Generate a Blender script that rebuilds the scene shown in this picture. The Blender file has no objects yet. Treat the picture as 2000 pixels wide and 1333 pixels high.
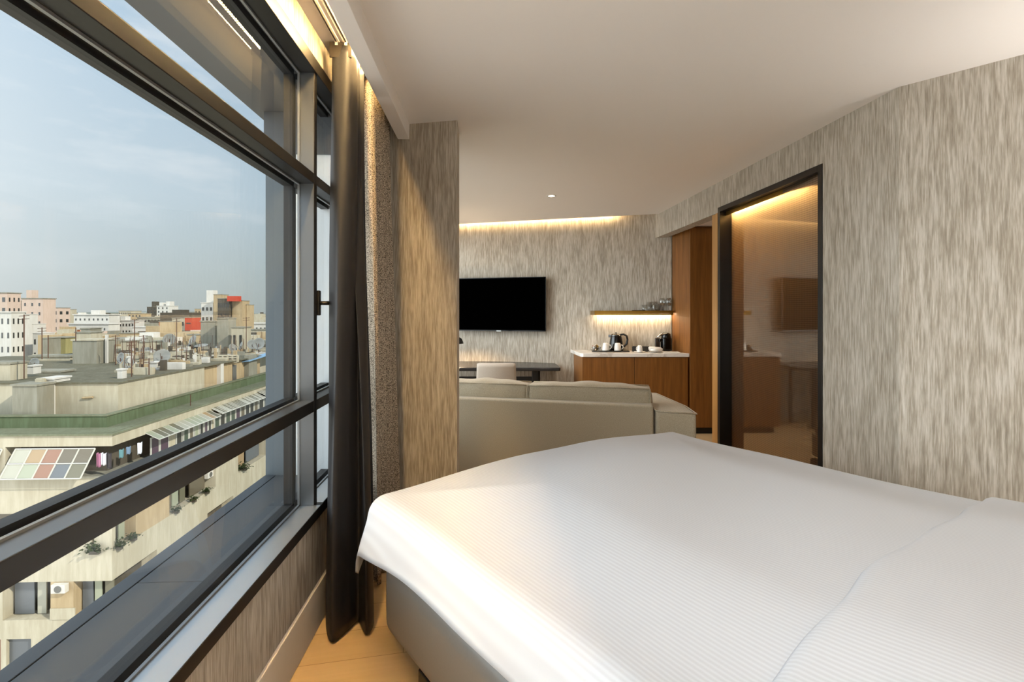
import bpy, bmesh, math, random
from mathutils import Vector, Matrix
random.seed(7)
C = bpy.context.scene
PI = math.pi
# ------------------------------------------------------------------ camera
CAMH = 1.36
cd = bpy.data.cameras.new('camera'); cam = bpy.data.objects.new('camera', cd)
C.collection.objects.link(cam)
cam.location = (0, 0, CAMH); cam.rotation_euler = (PI/2, 0, 0)
cd.sensor_fit = 'HORIZONTAL'; cd.sensor_width = 36.0; cd.lens = 18.0
cd.shift_x = 0.0; cd.shift_y = -(666.5-610)/2000.0
cd.clip_start = 0.02; cd.clip_end = 8000
C.camera = cam
C.view_settings.view_transform = 'Standard'
C.view_settings.look = 'None'
C.view_settings.exposure = 0.45
C.view_settings.gamma = 1.0
C.view_settings.use_curve_mapping = False
try:
    C.cycles.max_bounces = 10; C.cycles.diffuse_bounces = 5; C.cycles.glossy_bounces = 4
    C.cycles.transparent_max_bounces = 16; C.cycles.transmission_bounces = 6
    C.cycles.sample_clamp_indirect = 4.0; C.cycles.use_denoising = True
    C.cycles.caustics_reflective = False; C.cycles.caustics_refractive = False
except Exception:
    pass

# ------------------------------------------------------------------ node helpers
def new_mat(name):
    m = bpy.data.materials.new(name); m.use_nodes = True
    nt = m.node_tree; nt.nodes.clear()
    return m, nt
def N(nt, typ, **kw):
    n = nt.nodes.new(typ)
    for k, v in kw.items(): setattr(n, k, v)
    return n
def L(nt, a, b): nt.links.new(a, b)
def math_n(nt, op, a, b=None, clamp=False):
    n = N(nt, 'ShaderNodeMath', operation=op); n.use_clamp = clamp
    for i, v in enumerate((a, b)):
        if v is None: continue
        if isinstance(v, (int, float)): n.inputs[i].default_value = v
        else: L(nt, v, n.inputs[i])
    return n.outputs[0]
def ramp(nt, fac, stops):
    r = N(nt, 'ShaderNodeValToRGB'); e = r.color_ramp.elements
    while len(e) < len(stops): e.new(0.5)
    for i, (p, c) in enumerate(stops):
        e[i].position = p; e[i].color = (c[0], c[1], c[2], 1)
    L(nt, fac, r.inputs[0]); return r.outputs[0]
def mixc(nt, fac, a, b, blend='MIX'):
    n = N(nt, 'ShaderNodeMix', data_type='RGBA', blend_type=blend)
    for s, v in ((n.inputs[0], fac), (n.inputs[6], a), (n.inputs[7], b)):
        if isinstance(v, (int, float)): s.default_value = v
        elif isinstance(v, tuple): s.default_value = (v[0], v[1], v[2], 1)
        else: L(nt, v, s)
    return n.outputs[2]
def coords(nt, scale=(1, 1, 1), kind='Object', rotz=0, loc=(0, 0, 0)):
    tc = N(nt, 'ShaderNodeTexCoord'); mp = N(nt, 'ShaderNodeMapping')
    mp.inputs['Scale'].default_value = scale; mp.inputs['Rotation'].default_value = (0, 0, rotz)
    mp.inputs['Location'].default_value = loc
    L(nt, tc.outputs[kind], mp.inputs[0]); return mp.outputs[0]
def wcoords(nt, scale=(1, 1, 1)):
    g = N(nt, 'ShaderNodeNewGeometry'); mp = N(nt, 'ShaderNodeMapping')
    mp.inputs['Scale'].default_value = scale
    L(nt, g.outputs['Position'], mp.inputs[0]); return mp.outputs[0]
def noise(nt, vec, scale=5, detail=2, rough=0.5):
    n = N(nt, 'ShaderNodeTexNoise'); n.inputs['Scale'].default_value = scale
    n.inputs['Detail'].default_value = detail; n.inputs['Roughness'].default_value = rough
    if vec is not None: L(nt, vec, n.inputs['Vector'])
    return n.outputs['Fac']
def principled(nt, col, rough=0.6, metal=0.0, spec=0.5, bump=None, bs=0.3, bd=0.01, **kw):
    p = N(nt, 'ShaderNodeBsdfPrincipled'); o = N(nt, 'ShaderNodeOutputMaterial')
    if isinstance(col, tuple): p.inputs['Base Color'].default_value = (*col[:3], 1)
    else: L(nt, col, p.inputs['Base Color'])
    if isinstance(rough, (int, float)): p.inputs['Roughness'].default_value = rough
    else: L(nt, rough, p.inputs['Roughness'])
    p.inputs['Metallic'].default_value = metal
    p.inputs['Specular IOR Level'].default_value = spec
    for k, v in kw.items(): p.inputs[k.replace('_', ' ')].default_value = v
    if bump is not None:
        b = N(nt, 'ShaderNodeBump'); b.inputs['Strength'].default_value = bs; b.inputs['Distance'].default_value = bd
        L(nt, bump, b.inputs['Height']); L(nt, b.outputs[0], p.inputs['Normal'])
    L(nt, p.outputs[0], o.inputs[0]); return p
def srgb(r, g, b):
    f = lambda c: (c/255/12.92) if c/255 <= 0.04045 else ((c/255+0.055)/1.055)**2.4
    return (f(r), f(g), f(b))

# ------------------------------------------------------------------ world (sky)
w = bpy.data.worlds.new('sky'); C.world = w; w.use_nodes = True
nt = w.node_tree; nt.nodes.clear()
tc = N(nt, 'ShaderNodeTexCoord'); sep = N(nt, 'ShaderNodeSeparateXYZ'); L(nt, tc.outputs['Generated'], sep.inputs[0])
el = sep.outputs['Z']
base = ramp(nt, math_n(nt, 'ADD', math_n(nt, 'MULTIPLY', el, 0.8), 0.1, True),
            [(0.0, srgb(150, 152, 148)), (0.095, srgb(164, 172, 170)), (0.15, srgb(172, 184, 186)),
             (0.25, srgb(180, 198, 210)), (0.42, srgb(166, 192, 214)), (0.9, srgb(130, 166, 204))])
# whitish haze towards the left, plus an added unseen bright lobe behind-left
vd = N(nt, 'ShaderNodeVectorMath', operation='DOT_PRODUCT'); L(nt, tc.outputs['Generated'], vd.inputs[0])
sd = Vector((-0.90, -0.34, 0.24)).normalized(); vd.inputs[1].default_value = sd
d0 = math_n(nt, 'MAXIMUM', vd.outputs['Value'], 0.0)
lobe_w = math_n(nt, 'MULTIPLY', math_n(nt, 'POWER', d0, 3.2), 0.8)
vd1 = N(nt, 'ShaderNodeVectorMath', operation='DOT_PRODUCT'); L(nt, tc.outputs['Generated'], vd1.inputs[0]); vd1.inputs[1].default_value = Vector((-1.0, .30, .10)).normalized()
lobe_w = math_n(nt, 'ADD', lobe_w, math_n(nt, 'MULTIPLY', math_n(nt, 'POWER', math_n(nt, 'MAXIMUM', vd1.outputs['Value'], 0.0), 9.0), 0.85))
lobe_b = math_n(nt, 'MULTIPLY', math_n(nt, 'POWER', d0, 8.0), 6.6)  # glow added out of view to brighten the room through the window
cl = noise(nt, coords(nt, (1.2, 1.2, 4.5), 'Generated'), 3.2, 6, 0.6)
clf = math_n(nt, 'MULTIPLY', ramp(nt, cl, [(0.48, (0, 0, 0)), (0.72, (1, 1, 1))]), math_n(nt, 'MULTIPLY', el, 2.2, True))
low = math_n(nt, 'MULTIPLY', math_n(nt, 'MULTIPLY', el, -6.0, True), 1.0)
base = mixc(nt, low, base, (1.55, 1.45, 1.3))  # added brightness below the horizon, out of view, to light the ceiling
col = mixc(nt, clf, base, srgb(226, 230, 234))
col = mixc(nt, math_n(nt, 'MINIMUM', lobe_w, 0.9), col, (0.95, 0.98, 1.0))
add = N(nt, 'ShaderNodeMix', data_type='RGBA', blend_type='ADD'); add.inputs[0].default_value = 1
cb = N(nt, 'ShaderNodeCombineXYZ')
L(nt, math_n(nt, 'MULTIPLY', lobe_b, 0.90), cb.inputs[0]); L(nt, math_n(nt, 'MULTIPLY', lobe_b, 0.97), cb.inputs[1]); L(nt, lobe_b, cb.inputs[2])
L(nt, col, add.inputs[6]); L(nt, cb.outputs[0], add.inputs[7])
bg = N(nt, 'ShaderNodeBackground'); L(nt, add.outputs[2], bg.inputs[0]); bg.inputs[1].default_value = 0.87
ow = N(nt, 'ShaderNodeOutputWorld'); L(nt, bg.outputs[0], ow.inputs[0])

# ------------------------------------------------------------------ sun (lights the city from the right)
sl = bpy.data.lights.new('sun', 'SUN'); sl.energy = 3.1; sl.angle = 0.02; sl.color = (1.0, 0.93, 0.80)
so = bpy.data.objects.new('sun', sl); C.collection.objects.link(so)
so.rotation_euler = Vector((-0.80, 0.42, -0.62)).to_track_quat('-Z', 'Y').to_euler()

# ceiling downlights (one in view, the rest added unseen as fill) : light part
def lamp(kind, name, loc, energy, color, size=0.05, rot=(0, 0, 0), sizey=None, spot=None, parent=None, spread=None):
    d = bpy.data.lights.new(name, kind); d.energy = energy; d.color = color
    if kind == 'AREA':
        d.shape = 'RECTANGLE' if sizey else 'DISK'; d.size = size
        if sizey: d.size_y = sizey
        if spread: d.spread = spread
    elif kind == 'SPOT':
        d.spot_size = spot or 1.6; d.spot_blend = 0.9; d.shadow_soft_size = size
    else: d.shadow_soft_size = size
    o = bpy.data.objects.new(name, d); C.collection.objects.link(o); o.location = loc; o.rotation_euler = rot
    if parent: o.parent = parent
    return o
WARM = (1.0, 0.80, 0.58); NEUT = (1.0, 0.90, 0.80); AMB = (1.0, 0.66, 0.28)

# ------------------------------------------------------------------ geometry helpers
class MB:
    def __init__(s): s.v = []; s.f = []; s.m = []
    def add(s, vs, fs, mi=0):
        o = len(s.v); s.v += [tuple(p) for p in vs]; s.f += [tuple(i+o for i in f) for f in fs]; s.m += [mi]*len(fs)
    def box(s, x0, y0, z0, x1, y1, z1, mi=0):
        s.add([(x0,y0,z0),(x1,y0,z0),(x1,y1,z0),(x0,y1,z0),(x0,y0,z1),(x1,y0,z1),(x1,y1,z1),(x0,y1,z1)],
              [(0,3,2,1),(4,5,6,7),(0,1,5,4),(1,2,6,5),(2,3,7,6),(3,0,4,7)], mi); return s
    def prism(s, poly, z0, z1, mi=0):
        a = sum(poly[i][0]*poly[(i+1)%len(poly)][1]-poly[(i+1)%len(poly)][0]*poly[i][1] for i in range(len(poly)))
        if a < 0: poly = poly[::-1]
        n = len(poly)
        s.add([(x,y,z0) for x,y in poly]+[(x,y,z1) for x,y in poly],
              [tuple(range(n-1,-1,-1)), tuple(range(n,2*n))]+[(i,(i+1)%n,n+(i+1)%n,n+i) for i in range(n)], mi); return s
    def quad(s, a, b, c, d, mi=0): s.add([a,b,c,d], [(0,1,2,3)], mi); return s
    def obox(s, c, ux, uy, uz, mi=0):
        c, ux, uy, uz = map(Vector, (c, ux, uy, uz))
        vs = [c+ux*i+uy*j+uz*k for k in (-1,1) for j in (-1,1) for i in (-1,1)]
        s.add(vs, [(0,2,3,1),(4,5,7,6),(0,1,5,4),(1,3,7,5),(3,2,6,7),(2,0,4,6)], mi); return s
    def lathe(s, prof, cx=0, cy=0, n=24, cz=0, cap=True, mi=0):
        vs = []; fs = []
        for r, z in prof:
            for i in range(n):
                t = 2*PI*i/n; vs.append((cx+r*math.cos(t), cy+r*math.sin(t), cz+z))
        for j in range(len(prof)-1):
            for i in range(n):
                fs.append((j*n+i, j*n+(i+1)%n, (j+1)*n+(i+1)%n, (j+1)*n+i))
        if cap:
            fs.append(tuple(range(n-1,-1,-1))); fs.append(tuple((len(prof)-1)*n+i for i in range(n)))
        s.add(vs, fs, mi); return s
    def tube(s, pts, r, n=8, mi=0, closed=False):
        pts = [Vector(p) for p in pts]; vs = []; fs = []; m = len(pts); ref = None
        for i, p in enumerate(pts):
            t = (pts[(i+1)%m if closed else min(i+1, m-1)]-pts[(i-1)%m if closed else max(i-1, 0)]).normalized()
            up = Vector((0,0,1)) if abs(t.z) < 0.9 else Vector((0,1,0))
            if ref is not None: up = ref
            a = (up - t*up.dot(t)).normalized(); ref = a; b = t.cross(a)
            rr = r[i] if isinstance(r, (list, tuple)) else r
            for k in range(n):
                q = 2*PI*k/n; vs.append(p+a*rr*math.cos(q)+b*rr*math.sin(q))
        for i in range(m if closed else m-1):
            for k in range(n):
                j = (i+1)%m
                fs.append((i*n+k, i*n+(k+1)%n, j*n+(k+1)%n, j*n+k))
        if not closed:
            fs.append(tuple(range(n-1,-1,-1))); fs.append(tuple((m-1)*n+i for i in range(n)))
        s.add(vs, fs, mi); return s
    def grid(s, fn, nu, nv, mi=0):
        vs = [fn(i/nu, j/nv) for j in range(nv+1) for i in range(nu+1)]
        s.add(vs, [(j*(nu+1)+i, j*(nu+1)+i+1, (j+1)*(nu+1)+i+1, (j+1)*(nu+1)+i) for j in range(nv) for i in range(nu)], mi); return s
    def build(s, name, mat, parent=None, smooth=False, bevel=0, seg=2, solid=0, subsurf=0, angle=None):
        me = bpy.data.meshes.new(name); me.from_pydata(s.v, [], s.f); me.validate()
        bm = bmesh.new(); bm.from_mesh(me); bmesh.ops.recalc_face_normals(bm, faces=bm.faces); bm.to_mesh(me); bm.free()
        for mm in (mat if isinstance(mat, (list, tuple)) else [mat]): me.materials.append(mm)
        if len(s.m) == len(me.polygons):
            for p, mi in zip(me.polygons, s.m): p.material_index = mi
        if smooth:
            for p in me.polygons: p.use_smooth = True
        o = bpy.data.objects.new(name, me); C.collection.objects.link(o)
        if parent: o.parent = parent
        if solid:
            md = o.modifiers.new('solid', 'SOLIDIFY'); md.thickness = solid; md.offset = 0
        if bevel:
            md = o.modifiers.new('bevel', 'BEVEL'); md.width = bevel; md.segments = seg; md.limit_method = 'ANGLE'
            for p in me.polygons: p.use_smooth = True
            wn = o.modifiers.new('wn', 'WEIGHTED_NORMAL'); wn.keep_sharp = False
        if subsurf:
            md = o.modifiers.new('sub', 'SUBSURF'); md.levels = subsurf; md.render_levels = subsurf
        return o
def tag(o, label=None, cat=None, group=None, kind=None):
    if label: o['label'] = label
    if cat: o['category'] = cat
    if group: o['group'] = group
    if kind: o['kind'] = kind
    return o
def empty(name, loc=(0, 0, 0), rz=0, label=None, cat=None, group=None, kind=None):
    o = bpy.data.objects.new(name, None); C.collection.objects.link(o); o.location = loc; o.rotation_euler = (0, 0, rz)
    o.empty_display_size = 0.1
    return tag(o, label, cat, group, kind)
def struct(o): o['kind'] = 'structure'; return o
def copy_tree(o, parent=None):
    c = o.copy(); C.collection.objects.link(c); c.parent = parent
    for ch in list(o.children): copy_tree(ch, c)
    return c
def PX(u, y, z): return Vector(((u-1000)*z/1000, z, CAMH-(y-610)*z/1000))

# ------------------------------------------------------------------ materials
def simple(name, col, rough=0.6, metal=0, spec=0.5, **kw):
    m, nt = new_mat(name)
    n = noise(nt, coords(nt), 40, 2)
    c = mixc(nt, math_n(nt, 'MULTIPLY', n, 0.12), col, tuple(x*0.75 for x in col))
    principled(nt, c, rough, metal, spec, **kw); return m
# streaked vertical wallpaper
m, nt = new_mat('streaked_wallpaper'); WALLP = m
n1 = noise(nt, wcoords(nt, (150, 150, 10.0)), 1.0, 3, 0.6)
n2 = noise(nt, wcoords(nt, (58, 58, 5.5)), 1.0, 2, 0.5)
n3 = noise(nt, wcoords(nt, (290, 290, 14.0)), 1.0, 1, 0.5)
n4 = noise(nt, wcoords(nt, (5, 5, 2.0)), 1.0, 1, 0.5)
f = math_n(nt, 'ADD', math_n(nt, 'ADD', math_n(nt, 'MULTIPLY', n1, 0.42), math_n(nt, 'MULTIPLY', n2, 0.33)),
           math_n(nt, 'ADD', math_n(nt, 'MULTIPLY', n3, 0.15), math_n(nt, 'MULTIPLY', n4, 0.10)))
c = ramp(nt, f, [(0.36, srgb(140, 130, 116)), (0.46, srgb(164, 154, 139)), (0.55, srgb(188, 180, 167)), (0.67, srgb(210, 204, 194))])
principled(nt, c, 0.7, 0, 0.3, bump=f, bs=0.25, bd=0.002)
# painted plaster ceiling
m, nt = new_mat('ceiling_paint'); CEIL = m
n = noise(nt, wcoords(nt), 60, 3)
principled(nt, mixc(nt, math_n(nt, 'MULTIPLY', n, 0.06), srgb(241, 235, 229), srgb(225, 218, 210)), 0.85, 0, 0.2, bump=n, bs=0.05, bd=0.001)
# oak floor
m, nt = new_mat('oak_floor'); FLOOR = m
cc = coords(nt, (1, 1, 1), 'Object', rotz=math.radians(-12))
br = N(nt, 'ShaderNodeTexBrick'); L(nt, cc, br.inputs['Vector'])
br.inputs['Scale'].default_value = 1.0; br.inputs['Brick Width'].default_value = 1.9; br.inputs['Row Height'].default_value = 0.19
br.inputs['Mortar Size'].default_value = 0.0015; br.inputs['Mortar Smooth'].default_value = 0.3
br.inputs['Color1'].default_value = (*srgb(222, 192, 146), 1); br.inputs['Color2'].default_value = (*srgb(212, 180, 132), 1)
br.inputs['Mortar'].default_value = (*srgb(150, 116, 74), 1)
mp = N(nt, 'ShaderNodeMapping'); mp.inputs['Scale'].default_value = (2.5, 40, 1); L(nt, cc, mp.inputs[0])
g = noise(nt, mp.outputs[0], 1.0, 4, 0.6)
c = mixc(nt, math_n(nt, 'MULTIPLY', g, 0.45), br.outputs['Color'], srgb(178, 138, 90), 'MIX')
principled(nt, c, 0.42, 0, 0.4, bump=g, bs=0.08, bd=0.001)
def wood(name, c1, c2, rough=0.4, sc=(30, 30, 1.6)):
    m, nt = new_mat(name); g = noise(nt, wcoords(nt, sc), 1.0, 5, 0.65)
    g2 = noise(nt, wcoords(nt, (sc[0]*6, sc[1]*6, sc[2]*2)), 1.0, 2, 0.5)
    f = math_n(nt, 'ADD', math_n(nt, 'MULTIPLY', g, 0.7), math_n(nt, 'MULTIPLY', g2, 0.3))
    principled(nt, ramp(nt, f, [(0.35, c1), (0.65, c2)]), rough, 0, 0.4, bump=f, bs=0.06, bd=0.001); return m
WOOD = wood('walnut_veneer', srgb(104, 64, 24), srgb(140, 92, 42))
WOODL = wood('pale_edge_wood', srgb(160, 116, 62), srgb(186, 140, 84))
DESKW = wood('black_stained_oak', srgb(30, 29, 30), srgb(48, 46, 46), 0.25, (1.6, 30, 30))
FRAME = simple('window_aluminium_charcoal', srgb(20, 19, 18), 0.4, 0.0, 0.4)
GASKET = simple('silver_gasket', srgb(150, 153, 155), 0.35, 0.6)
BLACK = simple('matt_black', srgb(12, 12, 13), 0.5)
BLACKG = simple('gloss_black', srgb(8, 8, 9), 0.12)
DOORF = simple('door_frame_black', srgb(26, 23, 21), 0.4, 0.2)
WHITE = simple('white_lacquer', srgb(228, 224, 218), 0.45)
BASEB = simple('cream_baseboard', srgb(226, 216, 202), 0.75, 0, 0.2)
CHINA = simple('white_china', srgb(236, 232, 226), 0.15)
BRASS = simple('brushed_brass', srgb(168, 132, 62), 0.3, 1.0)
CHROME = simple('chrome', srgb(190, 190, 190), 0.15, 1.0)
MARBLE, nt = new_mat('white_marble')
n = noise(nt, wcoords(nt), 6, 6, 0.65)
principled(nt, ramp(nt, n, [(0.42, srgb(205, 198, 190)), (0.5, srgb(236, 231, 224)), (0.8, srgb(240, 236, 230))]), 0.15, 0, 0.5)
LEATHER, nt = new_mat('grey_leather')
n = noise(nt, coords(nt), 140, 3, 0.6)
principled(nt, mixc(nt, math_n(nt, 'MULTIPLY', n, 0.3), srgb(126, 121, 114), srgb(104, 100, 95)), 0.33, 0, 0.5, bump=n, bs=0.12, bd=0.002)
# striped white bedding, stripes run along the bed (local x)
def bedding(name, rough=0.75):
    m, nt = new_mat(name)
    v = coords(nt, (1, 1, 1)); sp = N(nt, 'ShaderNodeSeparateXYZ'); L(nt, v, sp.inputs[0])
    s = math_n(nt, 'SINE', math_n(nt, 'MULTIPLY', sp.outputs['Y'], 2*PI/0.0125))
    s = math_n(nt, 'ADD', math_n(nt, 'MULTIPLY', s, 0.5), 0.5)
    wv = noise(nt, coords(nt), 600, 2); wr = noise(nt, coords(nt), 3.0, 3, 0.5)
    h = math_n(nt, 'ADD', math_n(nt, 'MULTIPLY', s, 0.5), math_n(nt, 'ADD', math_n(nt, 'MULTIPLY', wv, 0.1), math_n(nt, 'MULTIPLY', wr, 2.0)))
    c = mixc(nt, s, srgb(190, 193, 199), srgb(199, 203, 209))
    principled(nt, c, rough, 0, 0.3, bump=h, bs=0.22, bd=0.002, Sheen_Weight=0.0); return m
BEDL = bedding('striped_white_cotton')
def fabric(name, c1, c2, sc=300, rough=0.85, bs=0.3, sheen=0.2, stretch=(1, 1, 1)):
    m, nt = new_mat(name); n = noise(nt, coords(nt, stretch), sc, 3, 0.6)
    principled(nt, ramp(nt, n, [(0.38, c1), (0.62, c2)]), rough, 0, 0.3, bump=n, bs=bs, bd=0.002, Sheen_Weight=sheen); return m
LINEN = fabric('beige_linen', srgb(152, 142, 121), srgb(180, 169, 148))
CHAIRF = fabric('greige_upholstery', srgb(168, 158, 146), srgb(180, 170, 158), 400)
SATIN = fabric('charcoal_satin', srgb(26, 26, 28), srgb(34, 34, 37), 500, 0.5, 0.05, 0.0)
LININGH = SATIN
TWEED = fabric('woven_tweed', srgb(64, 56, 46), srgb(196, 182, 164), 300, 0.9, 0.6, 0.0, (.5, .5, 1.2))
# --- clear window glass : one thin pane, mirror share grows towards grazing
def glass(name, tint, base=0.045, gain=0.75, rough=0.0, power=4.5, dust=0.0):
    m, nt = new_mat(name)
    lw = N(nt, 'ShaderNodeLayerWeight'); lw.inputs['Blend'].default_value = 0.5
    f = math_n(nt, 'ADD', math_n(nt, 'MULTIPLY', math_n(nt, 'POWER', lw.outputs['Facing'], power), gain), base, True)
    t = N(nt, 'ShaderNodeBsdfTransparent'); t.inputs[0].default_value = (*tint, 1)
    g = N(nt, 'ShaderNodeBsdfGlossy'); g.inputs['Roughness'].default_value = rough; g.inputs['Color'].default_value = (0.95, 0.95, 0.95, 1)
    mx = N(nt, 'ShaderNodeMixShader'); o = N(nt, 'ShaderNodeOutputMaterial')
    L(nt, f, mx.inputs[0]); L(nt, t.outputs[0], mx.inputs[1]); L(nt, g.outputs[0], mx.inputs[2])
    L(nt, mx.outputs[0], o.inputs[0])
    return m
GLASS = glass('window_glass', (0.975, 0.985, 0.98), .022, .5)
GLASSW = glass('drinking_glass', (0.93, 0.94, 0.94), 0.08, 0.8, 0.02, 2.0)
# ribbed frosted door glass
RIB, nt = new_mat('ribbed_bronze_glass')
sp = N(nt, 'ShaderNodeSeparateXYZ'); g_ = N(nt, 'ShaderNodeNewGeometry'); L(nt, g_.outputs['Position'], sp.inputs[0])
sz = math_n(nt, 'SINE', math_n(nt, 'MULTIPLY', sp.outputs['Z'], 2*PI/0.014)); sy = math_n(nt, 'SINE', math_n(nt, 'MULTIPLY', sp.outputs['Y'], 2*PI/0.03))
pat = math_n(nt, 'ADD', math_n(nt, 'MULTIPLY', sz, 0.20), math_n(nt, 'ADD', math_n(nt, 'MULTIPLY', sy, 0.05), 0.5), True)
tr = N(nt, 'ShaderNodeBsdfTransparent'); tr.inputs[0].default_value = (0.70, 0.60, 0.42, 1)
tl = N(nt, 'ShaderNodeBsdfTranslucent'); L(nt, mixc(nt, pat, (0.36, 0.25, 0.15), (0.78, 0.62, 0.42)), tl.inputs[0])
df = N(nt, 'ShaderNodeBsdfDiffuse'); L(nt, mixc(nt, pat, (0.05, 0.035, 0.025), (0.17, 0.12, 0.085)), df.inputs[0])
gl = N(nt, 'ShaderNodeBsdfGlossy'); gl.inputs['Roughness'].default_value = 0.03; gl.inputs['Color'].default_value = (0.9, 0.84, 0.76, 1)
m1 = N(nt, 'ShaderNodeMixShader'); L(nt, math_n(nt, 'ADD', math_n(nt, 'MULTIPLY', pat, 0.3), 0.5), m1.inputs[0]); L(nt, tr.outputs[0], m1.inputs[1]); L(nt, tl.outputs[0], m1.inputs[2])
m2 = N(nt, 'ShaderNodeMixShader'); m2.inputs[0].default_value = 0.30; L(nt, m1.outputs[0], m2.inputs[1]); L(nt, df.outputs[0], m2.inputs[2])
lw = N(nt, 'ShaderNodeLayerWeight'); lw.inputs['Blend'].default_value = 0.5
m3 = N(nt, 'ShaderNodeMixShader'); L(nt, math_n(nt, 'ADD', math_n(nt, 'MULTIPLY', math_n(nt, 'POWER', lw.outputs['Facing'], 3.0), 0.8), 0.10, True), m3.inputs[0])
L(nt, m2.outputs[0], m3.inputs[1]); L(nt, gl.outputs[0], m3.inputs[2]); o_ = N(nt, 'ShaderNodeOutputMaterial'); L(nt, m3.outputs[0], o_.inputs[0])
def emit(name, col, st):
    m, nt = new_mat(name); e = N(nt, 'ShaderNodeEmission'); e.inputs[0].default_value = (*col, 1); e.inputs[1].default_value = st
    o = N(nt, 'ShaderNodeOutputMaterial'); L(nt, e.outputs[0], o.inputs[0]); return m
# LED tape: separate bright chips along local y
def led_tape(name, col, st, pitch=0.03):
    m, nt = new_mat(name); sp = N(nt, 'ShaderNodeSeparateXYZ'); L(nt, coords(nt), sp.inputs[0])
    s = math_n(nt, 'SINE', math_n(nt, 'MULTIPLY', sp.outputs['Y'], 2*PI/pitch))
    k = math_n(nt, 'GREATER_THAN', s, 0.15)
    e = N(nt, 'ShaderNodeEmission'); e.inputs[0].default_value = (*col, 1)
    L(nt, math_n(nt, 'ADD', math_n(nt, 'MULTIPLY', k, st*2), st*0.05), e.inputs[1])
    o = N(nt, 'ShaderNodeOutputMaterial'); L(nt, e.outputs[0], o.inputs[0]); return m
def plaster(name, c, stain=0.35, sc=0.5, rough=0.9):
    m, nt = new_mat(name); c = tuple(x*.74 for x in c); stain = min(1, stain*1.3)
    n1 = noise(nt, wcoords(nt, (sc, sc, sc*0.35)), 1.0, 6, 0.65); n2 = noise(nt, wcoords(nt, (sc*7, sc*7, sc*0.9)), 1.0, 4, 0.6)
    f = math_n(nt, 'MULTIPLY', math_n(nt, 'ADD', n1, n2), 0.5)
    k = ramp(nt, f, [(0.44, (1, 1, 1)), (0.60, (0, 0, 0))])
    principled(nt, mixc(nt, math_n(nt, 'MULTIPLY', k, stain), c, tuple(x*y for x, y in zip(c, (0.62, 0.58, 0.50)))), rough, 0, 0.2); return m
PL = {'cream': plaster('weathered_cream_plaster', srgb(214, 206, 184)), 'white': plaster('white_plaster', srgb(238, 235, 228), 0.2),
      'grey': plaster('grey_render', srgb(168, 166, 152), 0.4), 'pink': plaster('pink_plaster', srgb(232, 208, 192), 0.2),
      'sand': plaster('sand_plaster', srgb(208, 186, 150), 0.35), 'olive': plaster('dirty_roof_felt', srgb(128, 126, 108), 0.6, 0.9),
      'green': plaster('green_roof_coating', srgb(112, 128, 98), 0.5, 0.8), 'greenl': plaster('pale_green_coating', srgb(140, 146, 122), 0.45, 0.8),
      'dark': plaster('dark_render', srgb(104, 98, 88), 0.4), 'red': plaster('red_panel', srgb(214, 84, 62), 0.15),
      'orange': plaster('terracotta_render', srgb(196, 120, 84), 0.3), 'blue': plaster('pale_blue_sheet', srgb(150, 190, 226), 0.1),
      'yellow': plaster('olive_yellow_render', srgb(186, 178, 126), 0.3)}
OPEN = simple('window_opening_dark', srgb(46, 48, 46), 0.25)
OPEN2 = simple('window_opening_grey', srgb(92, 92, 88), 0.3)
WFR = simple('white_window_frame', srgb(196, 196, 188), 0.5)
LEDGE = simple('slate_panel', srgb(78, 82, 86), 0.5)
FIN = simple('blue_grey_panel', srgb(98, 108, 115), 0.6)
DISH = simple('dish_grey', srgb(128, 130, 126), 0.6)
RUST = simple('rusty_steel', srgb(84, 58, 44), 0.8)
LEAF = plaster('leafy_green', srgb(70, 84, 48), 0.6, 6)

# ================================================================== SETTING
AW = math.radians(2.862)          # the window wall runs 2.9 degrees off the camera axis
def WP(a, s): return (a*math.cos(AW)-s*math.sin(AW), a*math.sin(AW)+s*math.cos(AW))
def wroot(name, **k): return empty(name, (0, 0, 0), AW, **k)
def wbuild(mb, name, mat, **k):
    o = mb.build(name, mat, **k); o.rotation_euler = (0, 0, AW); return o
S0 = -1.0
CZ = 2.50
# floor and ceiling polygons
A_ = WP(-0.80, S0); B_ = (2.856, 1.626); Bd = (1.958, 2.59); Cc = (1.706, 5.905)
floor_poly = [A_, (2.95, 1.60), (2.2, 2.6), (2.0, 3.0), (4.3, 3.0), (4.3, 6.3), (1.9, 6.1), (-1.5, 7.05), WP(-0.80, 6.9)]
struct(MB().prism([WP(-0.95, S0-.1), (3.1, 1.5), (4.4, 2.8), (4.4, 6.5), (1.9, 6.3), (-1.6, 7.3)], -0.12, 0).build('floor', FLOOR))
rw = lambda z: 1.958-.076*(z-2.59)
cedge = lambda x: 6.628-(x+.696)*.2853
fw = lambda x: 6.529-.2853*x
bulkR = -0.466
cp = [WP(bulkR-.02, S0-.1), (2.95, 1.60), (2.10, 2.60), (rw(6.1)+.08, 6.1), (rw(6.1)+.08, cedge(rw(6.1)+.08)), (-1.4, cedge(-1.4)), WP(-0.80, 6.8), WP(-0.80, 3.2), WP(bulkR-.02, 3.2)]
struct(MB().prism(cp, CZ, CZ+.02).build('ceiling', CEIL))
# upper slab above the coves and above everything (keeps sun out)
struct(MB().prism([WP(-0.95, S0-.2), (3.2, 1.4), (4.5, 2.7), (4.5, 6.6), (1.9, 6.4), (-1.7, 7.4)], 2.62, 2.75).build('ceiling_slab', CEIL))
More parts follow.
